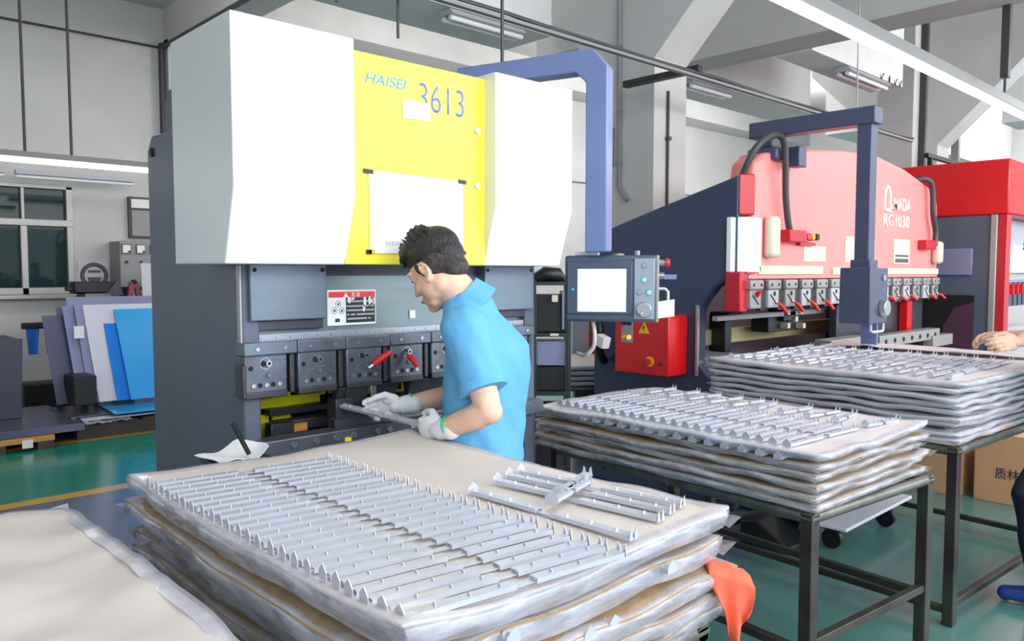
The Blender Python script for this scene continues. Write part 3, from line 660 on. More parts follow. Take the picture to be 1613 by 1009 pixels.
# ================================================================ tables, wrapped stacks and brackets
def table(loc, w_, d_, h, rot, label, low=.22, casters=False):
    t = thing('steel_table', label, 'table', (0, 0, 0)); s_ = .045
    for sx in (-1, 1):
        for sy in (-1, 1):
            x, y = sx*(w_/2-s_/2), sy*(d_/2-s_/2)
            l = MB().box(x-s_/2, x+s_/2, y-s_/2, y+s_/2, .1 if casters else 0, h-.005).build('leg', K['tabm'], t, .004)
            if casters:
                MB().box(x-.02, x+.02, y-.03, y+.03, .07, .1).cyl((x-.012, y, .045), (x+.012, y, .045), .045, None, 18).build('caster', K['black'], l, smooth=40)
    for sx in (-1, 1): MB().tube([(sx*(w_/2-.02), -d_/2, h-.02), (sx*(w_/2-.02), d_/2, h-.02)], .022, 8).build('top_rail', K['tabl'], t, smooth=50)
    for sy in (-1, 1): MB().tube([(-w_/2, sy*(d_/2-.02), h-.02), (w_/2, sy*(d_/2-.02), h-.02)], .022, 8).build('top_rail', K['tabl'], t, smooth=50)
    for sx in (-1, 1): MB().box(sx*(w_/2-.02)-.015, sx*(w_/2-.02)+.015, -d_/2+.02, d_/2-.02, low, low+.03).build('lower_rail', K['tabm'], t, .003)
    for sy in (-1, 1): MB().box(-w_/2+.02, w_/2-.02, sy*(d_/2-.02)-.015, sy*(d_/2-.02)+.015, low+.03, low+.06).build('lower_rail', K['tabm'], t, .003)
    for k in (-1, 0, 1): MB().box(-w_/2+.02, w_/2-.02, k*d_*.25-.015, k*d_*.25+.015, h-.05, h-.01).build('cross_bar', K['tabm'], t)
    t.location = loc; t.rotation_euler.z = R(rot)
    return t

def nz(x, y, s_): return noise.noise(V((x, y, s_*7.31)))

def layer(cx, cy, w_, d_, z, th, seed, rot, label, group, cm='kraft', fm='film', curl=.012, last=False, amp=.0045):
    t = thing('wrapped_sheet', label, 'wrapped sheet', (0, 0, 0), group)
    rnd = random.Random(seed)
    cs = [rnd.uniform(-.3, 1)*curl*(1 if cm != 'card' else .35) for _ in range(4)]
    def top(u, v_):
        x, y = (u-.5)*w_, (v_-.5)*d_
        x += .006*nz(y*5, 1, seed)*(2*u-1)*1.5; y += .006*nz(x*5, 2, seed)*(2*v_-1)*1.5
        e = max(abs(u-.5), abs(v_-.5))*2
        z_ = amp*nz(x*5, y*5, seed)*(.4+e)+amp*.3*nz(x*14, y*14, seed)
        z_ -= .008*max(0, e-.9)/.1*(.5+nz(x*6, y*6, seed+1))
        q = ((1-u)*(1-v_), u*(1-v_), (1-u)*v_, u*v_)
        return x, y, z_+sum(c*k**6 for c, k in zip(cs, q))
    MB().slab(top, 30, 42, .0045).build('cardboard_sheet', K[cm], t, smooth=50)
    if th > .012:
        # brackets packed under the sheet, as one bundle
        g = MB().box(-w_/2+.03, w_/2-.03, -d_/2+.03, d_/2-.03, -th+.004, -.016).build('packed_bundle', K['zincd'], t)
        # crinkled film folded over the rim
        FO = .008 if fm == 'filmw' else (.003 if cm != 'card' else -.002)
        b = MB(); N = 150; per = []
        for i in range(N):
            s_ = i/N*2*(w_+d_)
            if s_ < w_: u, v_, n_ = s_/w_, 0, (0, -1)
            elif s_ < w_+d_: u, v_, n_ = 1, (s_-w_)/d_, (1, 0)
            elif s_ < 2*w_+d_: u, v_, n_ = 1-(s_-w_-d_)/w_, 1, (0, 1)
            else: u, v_, n_ = 0, 1-(s_-2*w_-d_)/d_, (-1, 0)
            per.append((u, v_, n_, s_))
        rows = []
        for k, (o_, zz) in enumerate(((-.030, .0015), (-.012, .002), (FO, .0015), (FO+.006, -.25), (FO+.004, -.55), (FO-.004, -.84))):
            row = []
            for u, v_, n_, s_ in per:
                x, y, z_ = top(min(1, max(0, u)), min(1, max(0, v_)))
                j = .005*nz(s_*7, k*.6, seed+3)+.003*nz(s_*22, k*1.1, seed+4)
                cr = .0 if 0.02 < min(abs(u), abs(1-u))+0 and 0.02 < min(abs(v_), abs(1-v_)) else 0
                o2 = o_+(j if k >= 2 else 0); ll = o_ < 0
                ix = x+(n_[0]*o2 if not ll else (-1 if u > .5 else 1)*min(-o_, abs(u-.5)*w_)*(1 if n_[0] else (abs(u-.5)*2)**8))
                iy = y+(n_[1]*o2 if not ll else (-1 if v_ > .5 else 1)*min(-o_, abs(v_-.5)*d_)*(1 if n_[1] else (abs(v_-.5)*2)**8))
                row.append((ix, iy, z_+(zz if zz > 0 else zz*th*(1+.15*nz(s_*7, k, seed+5)))+(.0006*nz(s_*30, k*3, seed) if ll else 0)))
            rows.append(row)
        b.rings(rows, cap=False)
        # loose film ears at the corners
        for sx in (-1, 1):
            for sy in (-1, 1):
                if rnd.random() < .75:
                    c = V((sx*w_/2, sy*d_/2, -.01)); e = V((sx, sy, rnd.uniform(-.3, .5)))*rnd.uniform(.012, .028)
                    b.poly([c+V((-sx*.05, 0, 0)), c+e, c+V((0, -sy*.06, 0)), c+V((0, 0, -th*.6))])
        b.build('plastic_film', K[fm], t, smooth=80)
    t.location = (cx, cy, z); t.rotation_euler.z = R(rot)
    return t

def make_bracket(L=.47):
    w_ = .0225
    b = MB()
    def chan(x0, x1):
        p = [(-w_/2, 0), (-w_/2, .009), (w_/2, .009), (w_/2, 0), (w_/2-.0018, 0), (w_/2-.0018, .0074), (-w_/2+.0018, .0074), (-w_/2+.0018, 0)]
        b.prism(p, 'X', x0, x1)
    chan(.010, L*.455); chan(L*.545, L-.008)
    b.box(L*.45, L*.55, -.007, .007, .001, .003)
    for x in (.06, .125, .185, L*.55+.035, L*.55+.10, L*.55+.165):
        b.prism([(-.0045, .0085), (.0045, .0085), (.0045, .0115), (.002, .0145), (-.002, .0145), (-.0045, .0115)], 'X', x, x+.0015)
    o = b.build('bracket', K['zinc'], None, base=(0, 0, 0))
    MB().prism([(-.0155, 0), (.0155, 0), (.0155, .015), (0, .028), (-.0155, .015)], 'X', .0, .0018).build('end_plate', K['zinc'], o)
    MB().prism([(-.014, 0), (-.003, 0), (-.005, .018), (-.010, .024)], 'X', L-.006, L-.004).prism([(.014, 0), (.003, 0), (.005, .018), (.010, .024)], 'X', L-.006, L-.004).build('end_tab', K['zinc'], o)
    return o
proto = make_bracket(); used = [False]
ORD = ['first', 'second', 'third', 'fourth', 'fifth', 'sixth', 'seventh', 'eighth', 'ninth', 'tenth', 'eleventh', 'twelfth', 'thirteenth', 'fourteenth', 'fifteenth', 'sixteenth', 'seventeenth', 'eighteenth', 'nineteenth', 'twentieth', 'twenty-first', 'twenty-second', 'twenty-third', 'twenty-fourth', 'twenty-fifth', 'twenty-sixth']
def bracket(x, y, z, rz, label, group, tilt=0, roll=0, sx=1):
    o = proto if not used[0] else copy_tree(proto); used[0] = True
    o.location = (x, y, z); o.rotation_euler = (R(roll), R(tilt), R(rz)); o.scale = (sx, 1, 1)
    tag(o, label, 'bracket', group); return o
rnd = random.Random(11)

# --- front table
table((1.09, 1.52, 0), .84, 1.14, .745, 0, 'dark steel table under the nearest open stack of wrapped brackets', .25)
zs = [1.0, .945, .885, .835, .79]; FL = ['top sheet', 'second sheet from the top', 'third sheet from the top', 'fourth sheet from the top', 'bottom sheet']
for i, z in enumerate(zs):
    th = (z-zs[i+1]-.006) if i < 4 else z-.752
    layer(1.09+(.004, -.012, .014, .006, .0)[i], 1.52+(0, .006, -.016, -.008, -.004)[i], .885, 1.20, z, th, 20+i, (0, -.6, .5, -.4, .3)[i],
          'paper covered %s of the nearest bracket stack, %s' % (FL[i], 'with brackets laid in rows on it' if i == 0 else 'wrapped in clear film'), 'wrapped sheets of the nearest stack', 'kraft' if i == 0 else 'card', 'film', .02)
for i in range(24):
    k = i/23
    bracket(.655+.012*k+rnd.uniform(-.004, .004), 1.985-1.03*k, 1.006, rnd.uniform(-.8, .8)-8.5+2*k, 'galvanised bracket, %s from the far end of the long row on the nearest stack' % ORD[i], 'brackets in the long row on the nearest stack')
for i, (x, y, rz) in enumerate(((1.405, 1.455, -83), (1.355, 1.445, -83.5), (1.30, 1.43, -84.5), (1.195, 1.40, -88))):
    bracket(x, y, 1.008, rz, 'galvanised bracket, %s from the right edge in the small crosswise group on the nearest stack' % ORD[i], 'crosswise brackets on the nearest stack')
for i, (x, y, rz) in enumerate(((1.28, 1.20, 22), (1.225, 1.17, 18))):
    bracket(x, y, 1.026, rz, ('short galvanised bracket lying across the small group, nearer the far edge', 'short galvanised bracket lying across the small group, nearer the long row')[i], 'brackets lying across the small group', sx=.42)
for i, (x, z) in enumerate(((.80, .925), (.86, .925), (1.05, .868), (1.12, .868), (1.30, .925))):
    bracket(x, .905, z, 90, 'bracket end poking from under the nearest stack\'s front edge, %s from the left' % ORD[i], 'bracket ends poking out of the nearest stack', sx=.4)
# orange cloth hanging at the table corner
def cloth(u, v_):
    rt_, hd_ = V((.727, -.687, 0)), V((.687, .727, 0))
    k = max(0, (v_-.35)/.65); j = min(1, v_/.35)
    uu = .55+(u-.55)*(1-.45*k*k)
    p = V((1.488, .955, .893))+rt_*uu*.10-hd_*(j*.055+.012*k+.012*math.sin(u*13)*k)
    p.z += -.030*u*u-.012*j*j-k*(.055+.115*max(0, 1-abs(u-.52)*2.0))+.006*nz(u*5, v_*5, 8)
    return p
oc = MB().slab(cloth, 22, 22, .003).build('cloth', K['ocloth'], None, smooth=70)
tag(oc, 'orange red cloth hanging on the corner of the nearest steel table', 'cloth')

# --- left foreground stack
table((.05, 1.62, 0), .82, 1.14, .745, 0, 'dark steel table at lower left under the flat pale paper stack', .25)
layer(.08, 1.62, .90, 1.26, .935, .05, 61, 0, 'large pale brown paper sheet covering the lower left stack', 'wrapped sheets of the lower left stack', 'kraft', 'filmw', .02, amp=.02)
layer(.07, 1.62, .90, 1.25, .88, .06, 62, .5, 'second wrapped sheet of the lower left stack, under the pale paper', 'wrapped sheets of the lower left stack', 'card', 'filmw')
layer(.07, 1.62, .90, 1.25, .815, .06, 63, -.5, 'bottom wrapped sheet of the lower left stack', 'wrapped sheets of the lower left stack', 'card', 'filmw')

# --- middle table
mr = -3.2; mx, my = 2.855, 1.775
table((2.905, 1.755, 0), .84, 1.31, .75, -6, 'steel table with one dark leg in front under the middle bracket stack', .26)
zs = [.945, .913, .881, .849, .817, .785]
ML = ['top sheet', 'second sheet from the top', 'third sheet from the top', 'third sheet from the bottom', 'second sheet from the bottom', 'bottom sheet']
for i, z in enumerate(zs):
    th = (z-zs[i+1]-.006) if i < 5 else z-.755
    layer(mx+(0, .012, -.004, .008, -.006, .004)[i], my+(0, -.006, .012, -.008, .006, 0)[i], .83, 1.34, z, th, 40+i, mr+(.5, -.4, .6, -.6, .3, 0)[i]*1.2,
          'film wrapped %s of the middle stack, %s' % (ML[i], 'carrying rows of upright brackets' if i == 0 else 'brown cardboard edge'), 'wrapped sheets of the middle stack', 'kraftw' if i == 0 else 'card', 'film', .022)
ca, sa = math.cos(R(mr)), math.sin(R(mr))
def mid(u, v_): return mx+ca*u-sa*v_, my+sa*u+ca*v_
for i in range(22):
    v_ = .545-1.09*i/21; x, y = mid(-.385, v_)
    bracket(x, y, .951, mr+rnd.uniform(-1, 1), 'galvanised bracket, %s from the far end of the row on the middle stack' % ORD[i], 'brackets in the row on the middle stack')
for i in range(14):
    v_ = .36-.90*i/13; x, y = mid(-.432, v_)
    bracket(x, y, .915, mr, 'bracket end under the middle stack\'s top sheet, %s from the far end' % ORD[i], 'bracket ends under the top sheet of the middle stack', sx=.5)
for i in range(10):
    v_ = .50-1.05*i/9; x, y = mid(.15, v_)
    bracket(x, y, .953, mr+rnd.uniform(-10, 10), 'short bracket along the right side of the middle stack, %s from the far end' % ORD[i], 'short brackets along the right side of the middle stack', sx=.45, roll=rnd.uniform(-12, 12))

# --- right table
rr = -4
table((4.44, 1.695, 0), 1.5, 1.30, .785, rr, 'tall steel table under the big pale stack at right', .05)
zs = [1.062, 1.031, 1.0, .969, .938, .907, .876, .848, .82]
RL = ['top sheet', 'second sheet', 'third sheet', 'fourth sheet', 'fifth sheet', 'sixth sheet', 'seventh sheet', 'eighth sheet', 'ninth sheet']
for i, z in enumerate(zs):
    th = (z-zs[i+1]-.006) if i < 8 else z-.79
    layer(4.44+rnd.uniform(-.012, .012), 1.69+rnd.uniform(-.012, .012), 1.50, 1.27, z, th, 80+i, rr+rnd.uniform(-.8, .8),
          'milky film wrapped %s from the top of the big pale stack at right' % RL[i], 'wrapped sheets of the big pale stack', 'kraftw', 'filmw', .02)
for i in range(16):
    y = 2.27-1.10*i/15
    bracket(3.78-.07*i/15, y, 1.069, rnd.uniform(-4, 4), 'galvanised bracket at the left rim of the big pale stack, %s from the far end' % ORD[i], 'brackets at the left rim of the big pale stack', roll=rnd.uniform(-15, 15))
for i in range(16):
    y = 2.27-1.10*i/15
    bracket(4.28-.07*i/15, y, 1.069, rnd.uniform(-4, 4), 'galvanised bracket in the second row of the big pale stack, %s from the far end' % ORD[i], 'brackets in the second row of the big pale stack', roll=rnd.uniform(-10, 10))
sh = MB().slab(lambda u, v_: (4.82+u*.24+.01*nz(v_*6, u, 3), 1.10+v_*1.1, 1.085+.012*nz(v_*8, u*4, 9)), 8, 30, .002).build('paper_sheet', K['kraftw'], None, smooth=60)
tag(sh, 'loose pale paper strip lying on top of the big pale stack', 'paper')
# ================================================================ lamps, trays and pipes overhead
def lamp(name, label, cat, p0, p1, z, lit, housing=.05, rods=(), n=1, group=None, y=None):
    x0, x1 = p0[0], p1[0]; y = p0[1]
    t = thing(name, label, cat, ((x0+x1)/2, y, z), group)
    MB().prism([(y-.05*n, z), (y+.05*n, z), (y+.03*n, z+housing), (y-.03*n, z+housing)], 'X', x0, x1).build('housing', K['pipe'] if lit else K['greyw'], t, .003)
    for k in range(n):
        yy = y+(k-(n-1)/2)*.09
        MB().cyl((x0+.01, yy, z-.022), (x1-.01, yy, z-.022), .022, None, 14).build('tube', K['tube'] if lit else K['tubeoff'], t, smooth=40)
    for rx, zt in rods: MB().cyl((rx, y, z+housing), (rx, y, zt), .012, None, 8).build('rod', K['dpipe'], t)
    return t
lamp('hanging_lamp', 'long lit tube lamp hanging on two rods at the upper left', 'lamp', (-2.5, 7.5), (2.75, 7.5), 2.47, True, .05, ((1.585, ZC), (1.93, ZC)))
lamp('tube_lamp', 'unlit twin tube lamp on the wall above the dark window', 'lamp', (-.2, 10.2), (1.95, 10.2), 2.62, False, .05, (), 1)
lamp('tube_lamp', 'unlit tube lamp above the notice board, right of the window', 'lamp', (2.05, 10.2), (3.3, 10.2), 2.62, False, .05, (), 1)
lamp('hanging_lamp', 'long glaring lamp strip running across the upper right corner', 'lamp', (3.7, 2.14), (16, 2.14), 3.0, True, .09, ((8.0, ZC),), 1)
lamp('tube_lamp', 'twin tube lamp under the long white beam left of the column', 'lamp', (4.2, 5.25), (5.05, 5.25), 3.665, False, .05, (), 2)
lamp('tube_lamp', 'twin tube lamp under the long white beam right of the column', 'lamp', (7.7, 5.25), (8.55, 5.25), 3.665, False, .05, (), 2)
lamp('tube_lamp', 'twin tube lamp under the white beam stub at upper right', 'lamp', (8.35, 3.75), (9.4, 3.75), 3.645, False, .05, (), 2)
ct = thing('cable_tray', 'long cable rail running below the ceiling in front of the column', 'cable tray', (4.5, 3.45, 3.0))
MB().box(.5, 9.5, 3.43, 3.47, 3.0, 3.02).build('rail', K['pipe'], ct)
MB().tube([(.5+i*.45, 3.44+.008*math.sin(i*2.1), 3.035+.006*math.sin(i*1.3)) for i in range(21)], .012, 6).tube([(.5+i*.45, 3.46, 3.03+.01*math.cos(i*1.7)) for i in range(21)], .008, 6).build('cables', K['dpipe'], ct, smooth=60)
MB().box(5.16, 5.22, 3.42, 4.14, 3.04, 3.09).build('bracket_arm', K['black'], ct)
cd = MB().tube([(5.385, 4.36, 3.9), (5.385, 4.35, 2.27), (5.37, 4.31, 2.22), (5.36, 4.24, 2.14)], .02, 8).build('conduit', K['pipe'], None, smooth=60); tag(cd, 'vertical conduit on the shaded side of the concrete column', 'pipe')
for z in (3.45, 2.9, 2.45): MB().box(5.37, 5.40, 4.33, 4.38, z, z+.02).build('clip', K['pipe'], cd)
cd2 = MB().tube([(5.58, 3.985, 3.05), (5.58, 3.985, 1.4)], .012, 8).box(5.56, 5.60, 3.96, 4.0, 2.64, 2.67).build('conduit', K['dpipe'], None, smooth=60); tag(cd2, 'thin dark conduit on the lit side of the concrete column', 'pipe')
sk = thing('power_outlet', 'small grey power outlet beside the conduit on the column', 'power outlet', (5.39, 4.47, 2.45))
MB().box(5.385, 5.4, 4.42, 4.52, 2.45, 2.78).build('plate', K['pens'], sk)
for z in (2.50, 2.60, 2.70): MB().box(5.378, 5.386, 4.435, 4.505, z, z+.05).build('socket', K['greyw'] if z < 2.65 else K['dark'], sk)
for (x, y, z0, l) in ((2.163, 3.586, 2.90, 'left'), (2.55, 3.6, 2.80, 'middle'), (2.484, 2.693, 2.27, 'right')):
    o = MB().cyl((x, y, z0), (x, y, ZC), .008, None, 8).build('hanging_rod', K['dpipe'], None); tag(o, {'left': 'thin ceiling rod ending high above the left white cover', 'middle': 'thin ceiling rod ending just above the yellow panel', 'right': 'thin long rod coming down behind the right white cover'}[l], 'rod')
o = MB().cyl((6.0, 2.5, 2.9), (6.0, 2.5, ZC), .005, None, 6).build('hanging_wire', K['pipe'], None)
o.location = (5.07, 2.18, 2.44); tag(o, 'thin wire hanging from the ceiling above the red machine\'s overhead arm', 'wire')
o = MB().box(12.5, 12.58, 3.9, 4.0, .5, ZC).build('wall_pipe', K['pipe'], None); tag(o, 'pale vertical pipe beside the zigzag column at far right', 'pipe')
o = MB().box(10.95, 11.02, 3.82, 3.9, 0, ZC).build('wall_pipe', K['dpipe'], None); tag(o, 'dark vertical pipe on the pilaster behind the red machine', 'pipe')
hr = MB().box(7.55, 7.62, 2.0, 2.06, 3.15, ZC).build('hanging_rod', K['dpipe'], None); tag(hr, 'thick dark rod holding the long lamp strip at upper right', 'rod')

# ================================================================ left background: wall items, leaning sheets, pallets
nb = thing('notice_board', 'grey framed notice board high on the back wall', 'notice board', (3.48, 10.58, 1.96))
MB().box(3.34, 3.72, 10.55, 10.6, 1.96, 2.48).build('frame', K['dpipe'], nb, .005)
MB().box(3.375, 3.70, 10.54, 10.555, 1.99, 2.31).build('board', K['grmetal'], nb); MB().box(3.37, 3.70, 10.53, 10.555, 2.34, 2.45).build('header_strip', K['white_wall'], nb)
ec = thing('control_cabinet', 'grey electrical cabinet with square meters against the back wall', 'cabinet', (3.6, 10.4, 0))
MB().box(3.115, 4.2, 10.2, 10.6, 0, 1.91).build('housing', K['grmetal'], ec, .01)
for i in range(4):
    x = 3.19+i*.165
    m = MB().box(x-.055, x+.055, 10.185, 10.2, 1.755, 1.87).build('meter', K['dark'], ec); MB().box(x-.045, x+.045, 10.18, 10.186, 1.765, 1.86).build('meter_face', K['meter'], m)
    MB().cyl((x+.03, 10.181, 1.78), (x+.03, 10.176, 1.78), .014).build('meter_pivot', K['black'], m)
    MB().cyl((x, 10.2, 1.655), (x, 10.18, 1.655), .016).build('switch', K['black'], ec)
rs = thing('safety_sign', 'white square sign with a dark ring on the wall by the window', 'sign', (2.95, 10.59, 1.36))
MB().box(2.75, 3.09, 10.585, 10.6, 1.28, 1.66).build('plate', K['greyp'], rs)
MB().ring((2.93, 10.58, 1.49), Y_, .135, .024, 28, 6).build('ring', K['sign_g'], rs)
b = MB().box(2.86, 3.0, 10.575, 10.586, 1.525, 1.555).prism([(2.85, 1.47), (3.01, 1.47), (2.99, 1.40), (2.94, 1.36), (2.88, 1.39)], 'Y', 10.575, 10.586); b.build('symbol', K['sign_g'], rs)
for i, (x0, x1) in enumerate(((2.68, 2.95), (2.95, 3.3))): pass
bw = thing('machine_bench', 'black iron bench with clamps standing below the round sign', 'bench', (2.75, 9.3, 0))
MB().box(2.36, 2.78, 9.25, 9.45, 1.30, 1.43).build('head', K['black'], bw, .02); MB().box(2.3, 3.1, 9.3, 9.38, 1.33, 1.37).build('beam', K['black'], bw, .01)
for x in (2.42, 2.85): MB().box(x, x+.06, 9.3, 9.4, 0, 1.33).build('leg', K['black'], bw)
MB().prism([(2.66, 1.30), (2.78, 1.44), (2.84, 1.28)], 'Y', 9.2, 9.3).build('guard', K['dark'], bw)
ts = thing('trestle', 'red folding trestle standing behind the leaning sheets', 'trestle', (2.93, 9.15, 0))
for dx in (-.09, .09): MB().bar((2.93+dx*.2, 9.15, 1.42), (2.93+dx*3.2, 9.15, 0), .05, .05, Y_).build('leg', K['dred'], ts)
MB().ell((2.93, 9.15, 1.42), (.035, .035, .03)).build('hinge', K['black'], ts)
for i, x in enumerate((2.99, 3.10, 3.17)):
    o = MB().prism([(8.95, .25), (9.10, 1.63), (9.12, 1.63), (8.97, .25)], 'X', x, x+.5).build('leaning_board', K['greyp'] if i != 1 else K['pens'], None); o.location.y += .03*i
    tag(o, ('tall white board leaning behind the sheets, foremost of its three', 'tall grey board leaning between two white boards', 'tall white board leaning behind the sheets, hindmost of its three')[i], 'board', 'tall boards leaning beside the press brake')
def lean(x0, x1, zt, k, m, label, x0b=None, zb=.27):
    yb, yt = 8.22+k*.055, 8.68+k*.055
    b = MB().rings([[(x0, yt, zt), (x1, yt, zt), (x1, yt+.012, zt), (x0, yt+.012, zt)], [(x0b or x0, yb, zb), (x1, yb, zb), (x1, yb+.012, zb), (x0b or x0, yb+.012, zb)]])
    o = b.build('metal_sheet', K[m], None); tag(o, label, 'metal sheet', 'sheets leaning by the left pallet'); return o
lean(2.205, 3.3, 1.275, 5, 'violet', 'tallest grey violet metal sheet at the back of the leaning sheets')
lean(2.10, 2.6, 1.175, 4, 'violetd', 'blue grey metal sheet leaning between the tallest and the darkest sheet')
lean(1.96, 2.32, 1.10, 3, 'violetd', 'short dark metal sheet, leftmost of the leaning sheets')
lean(2.13, 2.35, 1.19, 2.2, 'violet', 'narrow pale violet metal sheet with a white note, left of the white sheet', .0, .34)
lean(2.225, 3.2, 1.22, 1.4, 'violet', 'grey violet sheet directly behind the white leaning sheet')
lean(2.30, 3.0, 1.20, 1, 'whsheet', 'white metal sheet leaning left of the blue film covered sheets')
lean(2.46, 3.3, 1.135, .5, 'bluef2', 'deep blue film covered sheet behind the bright blue one')
lean(2.575, 3.45, 1.15, 0, 'bluef', 'bright blue film covered sheet in front of the leaning sheets')
o = MB().box(2.17, 2.26, 8.62, 8.63, .88, 1.0).build('paper_note', K['paper'], None); o.location.y = 8.56; tag(o, 'white note stuck on the narrow violet sheet', 'paper')
ar = thing('sheet_rack', 'dark steel rack holding up the leaning metal sheets', 'rack', (2.7, 8.9, 0))
for x in (2.15, 2.5, 2.85): MB().bar((x, 9.10, .145), (x, 9.14, 1.0), .05, .05, Y_).build('upright', K['dark'], ar)
MB().box(2.1, 2.9, 9.05, 9.10, .85, .92).build('beam', K['dark'], ar); MB().box(2.05, 2.25, 8.15, 8.5, .27, .55).build('base_box', K['black'], ar, .01)
pal = thing('pallet', 'dirty dark pallet under the leaning metal sheets', 'pallet', (2.7, 8.4, 0))
for y in (7.95, 8.5, 9.0): MB().box(2.0, 3.5, y-.06, y+.06, 0, .12).build('bearer', K['dwood'], pal)
for i in range(8): MB().box(2.0+i*.19, 2.14+i*.19, 7.88, 9.1, .12, .14).build('plank', K['dwood'], pal)
for i, (x0, y0, r_, m, l) in enumerate(((1.97, 7.95, 3, 'psteel', 'lowest flat metal sheet on the dirty pallet'), (2.05, 7.9, -2, 'whsheet', 'white flat sheet lying on the dirty pallet'), (1.98, 8.0, 1, 'psteel', 'dark flat sheet on top of the white one on the dirty pallet'), (2.3, 7.82, -4, 'bluef', 'flat blue film covered sheet lying on top of the dirty pallet'))):
    o = MB().box(0, 1.45, 0, .7, 0, .012).build('flat_sheet', K[m], None, base=(0, 0, 0)); o.location = (x0, y0, .142+i*.022); o.rotation_euler.z = R(r_); tag(o, l, 'metal sheet', 'flat sheets on the dirty pallet')
o = MB().slab(lambda u, v_: (2.0+u*.45, 7.78+v_*.12, .15+.03*abs(nz(u*9, v_*4, 2))), 16, 5, .004).build('crumpled_film', K['film'], None, smooth=60); tag(o, 'crumpled clear film at the front edge of the dirty pallet', 'plastic film')
p2 = thing('pallet', 'light wooden pallet under the flat steel sheets at left edge', 'pallet', (1.0, 8.3, 0))
for y in (7.68, 8.3, 8.9): MB().box(.2, 1.77, y, y+.1, .07, .115).build('bearer', K['wood'], p2, .004)
for i in range(5): MB().box(.2+i*.36, .32+i*.36, 7.68, 9.0, .0, .07).build('block', K['dwood'], p2)
MB().box(1.52, 1.6, 7.67, 7.68, .03, .1).build('white_tag', K['paper'], p2)
o = MB().box(.1, 2.02, 7.72, 9.0, .117, .185).build('steel_stack', K['psteel'], None, .003); tag(o, 'thick flat stack of grey steel on the light wooden pallet', 'metal sheet')
dk = thing('dark_cabinet', 'dark violet box machine standing at the left edge', 'cabinet', (1.2, 8.6, .19))
MB().prism([(.5, .187), (1.66, .187), (1.69, .92), (.5, .92)], 'Y', 8.35, 8.36).prism([(.5, .187), (1.66, .187), (1.66, .92), (.5, .92)], 'Y', 8.36, 8.95).build('housing', K['pdark'], dk, .004)
fl = thing('filter_unit', 'air filter unit with two blue bowls on black pipes by the wall', 'filter', (2.4, 10.0, 0))
MB().box(2.02, 2.62, 9.98, 10.06, .90, .97).build('head', K['black'], fl, .01)
for x in (2.12, 2.30): MB().cyl((x, 10.0, .90), (x, 10.0, .62), .065, .045, 14).build('bowl', K['bfilter'], fl, smooth=40)
for x in (2.44, 2.58): MB().tube([(x, 10.02, .9), (x-.03, 10.02, .5), (x-.1, 10.0, .05)], .025, 8).build('pipe', K['black'], fl, smooth=60)
MB().box(2.0, 2.5, 9.9, 10.2, 0, .3).build('base', K['black'], fl, .02)

# ================================================================ between the machines: rack, red machine, far stack
rk = thing('steel_rack', 'narrow dark green steel rack beside the yellow press brake', 'rack', (3.26, 3.12, 0))
hdv, rtv = V((.687, .727, 0)), V((.727, -.687, 0)); rc = V((3.29, 3.15, 0))
def RB(n_, u0, u1, d0, d1, z0, z1, m, bev=.002):
    return MB().obox(rc+rtv*(u0+u1)/2+hdv*(d0+d1)/2+Z_*(z0+z1)/2, rtv, hdv, Z_, (u1-u0)/2, (d1-d0)/2, (z1-z0)/2).build(n_, K[m], rk, bev)
for u in (-.11, .09):
    for d_ in (-.05, .25): RB('post', u, u+.022, d_, d_+.022, 0, 1.48, 'rackg')
for z in (.35, .68, .82, 1.16, 1.455): RB('shelf', -.11, .112, -.05, .272, z, z+.022, 'rackg')
RB('drawer_box', -.08, .08, 0, .2, .99, 1.13, 'violet'); RB('black_box', -.085, .085, 0, .22, 1.185, 1.40, 'black'); RB('side_sheet', .06, .075, -.03, .2, 1.2, 1.42, 'violet')
RB('label', .0, .035, -.055, -.05, 1.36, 1.40, 'cream'); RB('label', -.01, .04, -.055, -.05, 1.165, 1.18, 'cream'); RB('lower_box', -.085, .085, 0, .2, .40, .6, 'black')
RB('dark_box', -.085, .085, 0, .22, .845, .98, 'black')
o = MB().tube([rc+Z_*1.49+rtv*-.1, rc+Z_*1.52+rtv*-.04, rc+Z_*1.515+rtv*.04, rc+Z_*1.48+rtv*.08+hdv*.05], [.03, .045, .04, .02], 8).build('black_bag', K['black'], None, smooth=60); tag(o, 'black bundle lying on top of the narrow green rack', 'bag')
m2 = thing('red_cabinet', 'red and grey machine cabinet in the background behind the pendant', 'cabinet', (6.1, 5.2, 0))
c0 = V((6.13, 5.22, 0))
def CB(n_, u0, u1, d0, d1, z0, z1, m, bev=.004):
    return MB().obox(c0+rtv*(u0+u1)/2+hdv*(d0+d1)/2+Z_*(z0+z1)/2, rtv, hdv, Z_, (u1-u0)/2, (d1-d0)/2, (z1-z0)/2).build(n_, K[m], m2, bev)
CB('door', -.07, .25, 0, .1, .66, 1.70, 'red', .01); CB('side_housing', -.25, -.07, .02, .4, .55, 1.70, 'greyw', .01); CB('plinth', -.22, .22, .05, .4, 0, .66, 'dark')
CB('stripe', -.05, .06, -.006, 0, 1.55, 1.58, 'paper'); CB('notice', -.04, .08, -.006, 0, 1.27, 1.42, 'paper'); CB('name_plate', -.03, .05, -.006, 0, 1.05, 1.24, 'pens')
t = table((5.25, 4.85, 0), .9, 1.0, .56, -44, 'low dark table with wrapped sheets far behind the man')
for i in range(4):
    layer(5.25+.02*(i % 2), 4.85, .9, 1.0, .60+.045*i, .036, 120+i, -44+i, ('lowest', 'second lowest', 'second', 'topmost')[i]+' wrapped sheet on the low table behind the man', 'wrapped sheets on the far low table', 'kraft', 'filmw')
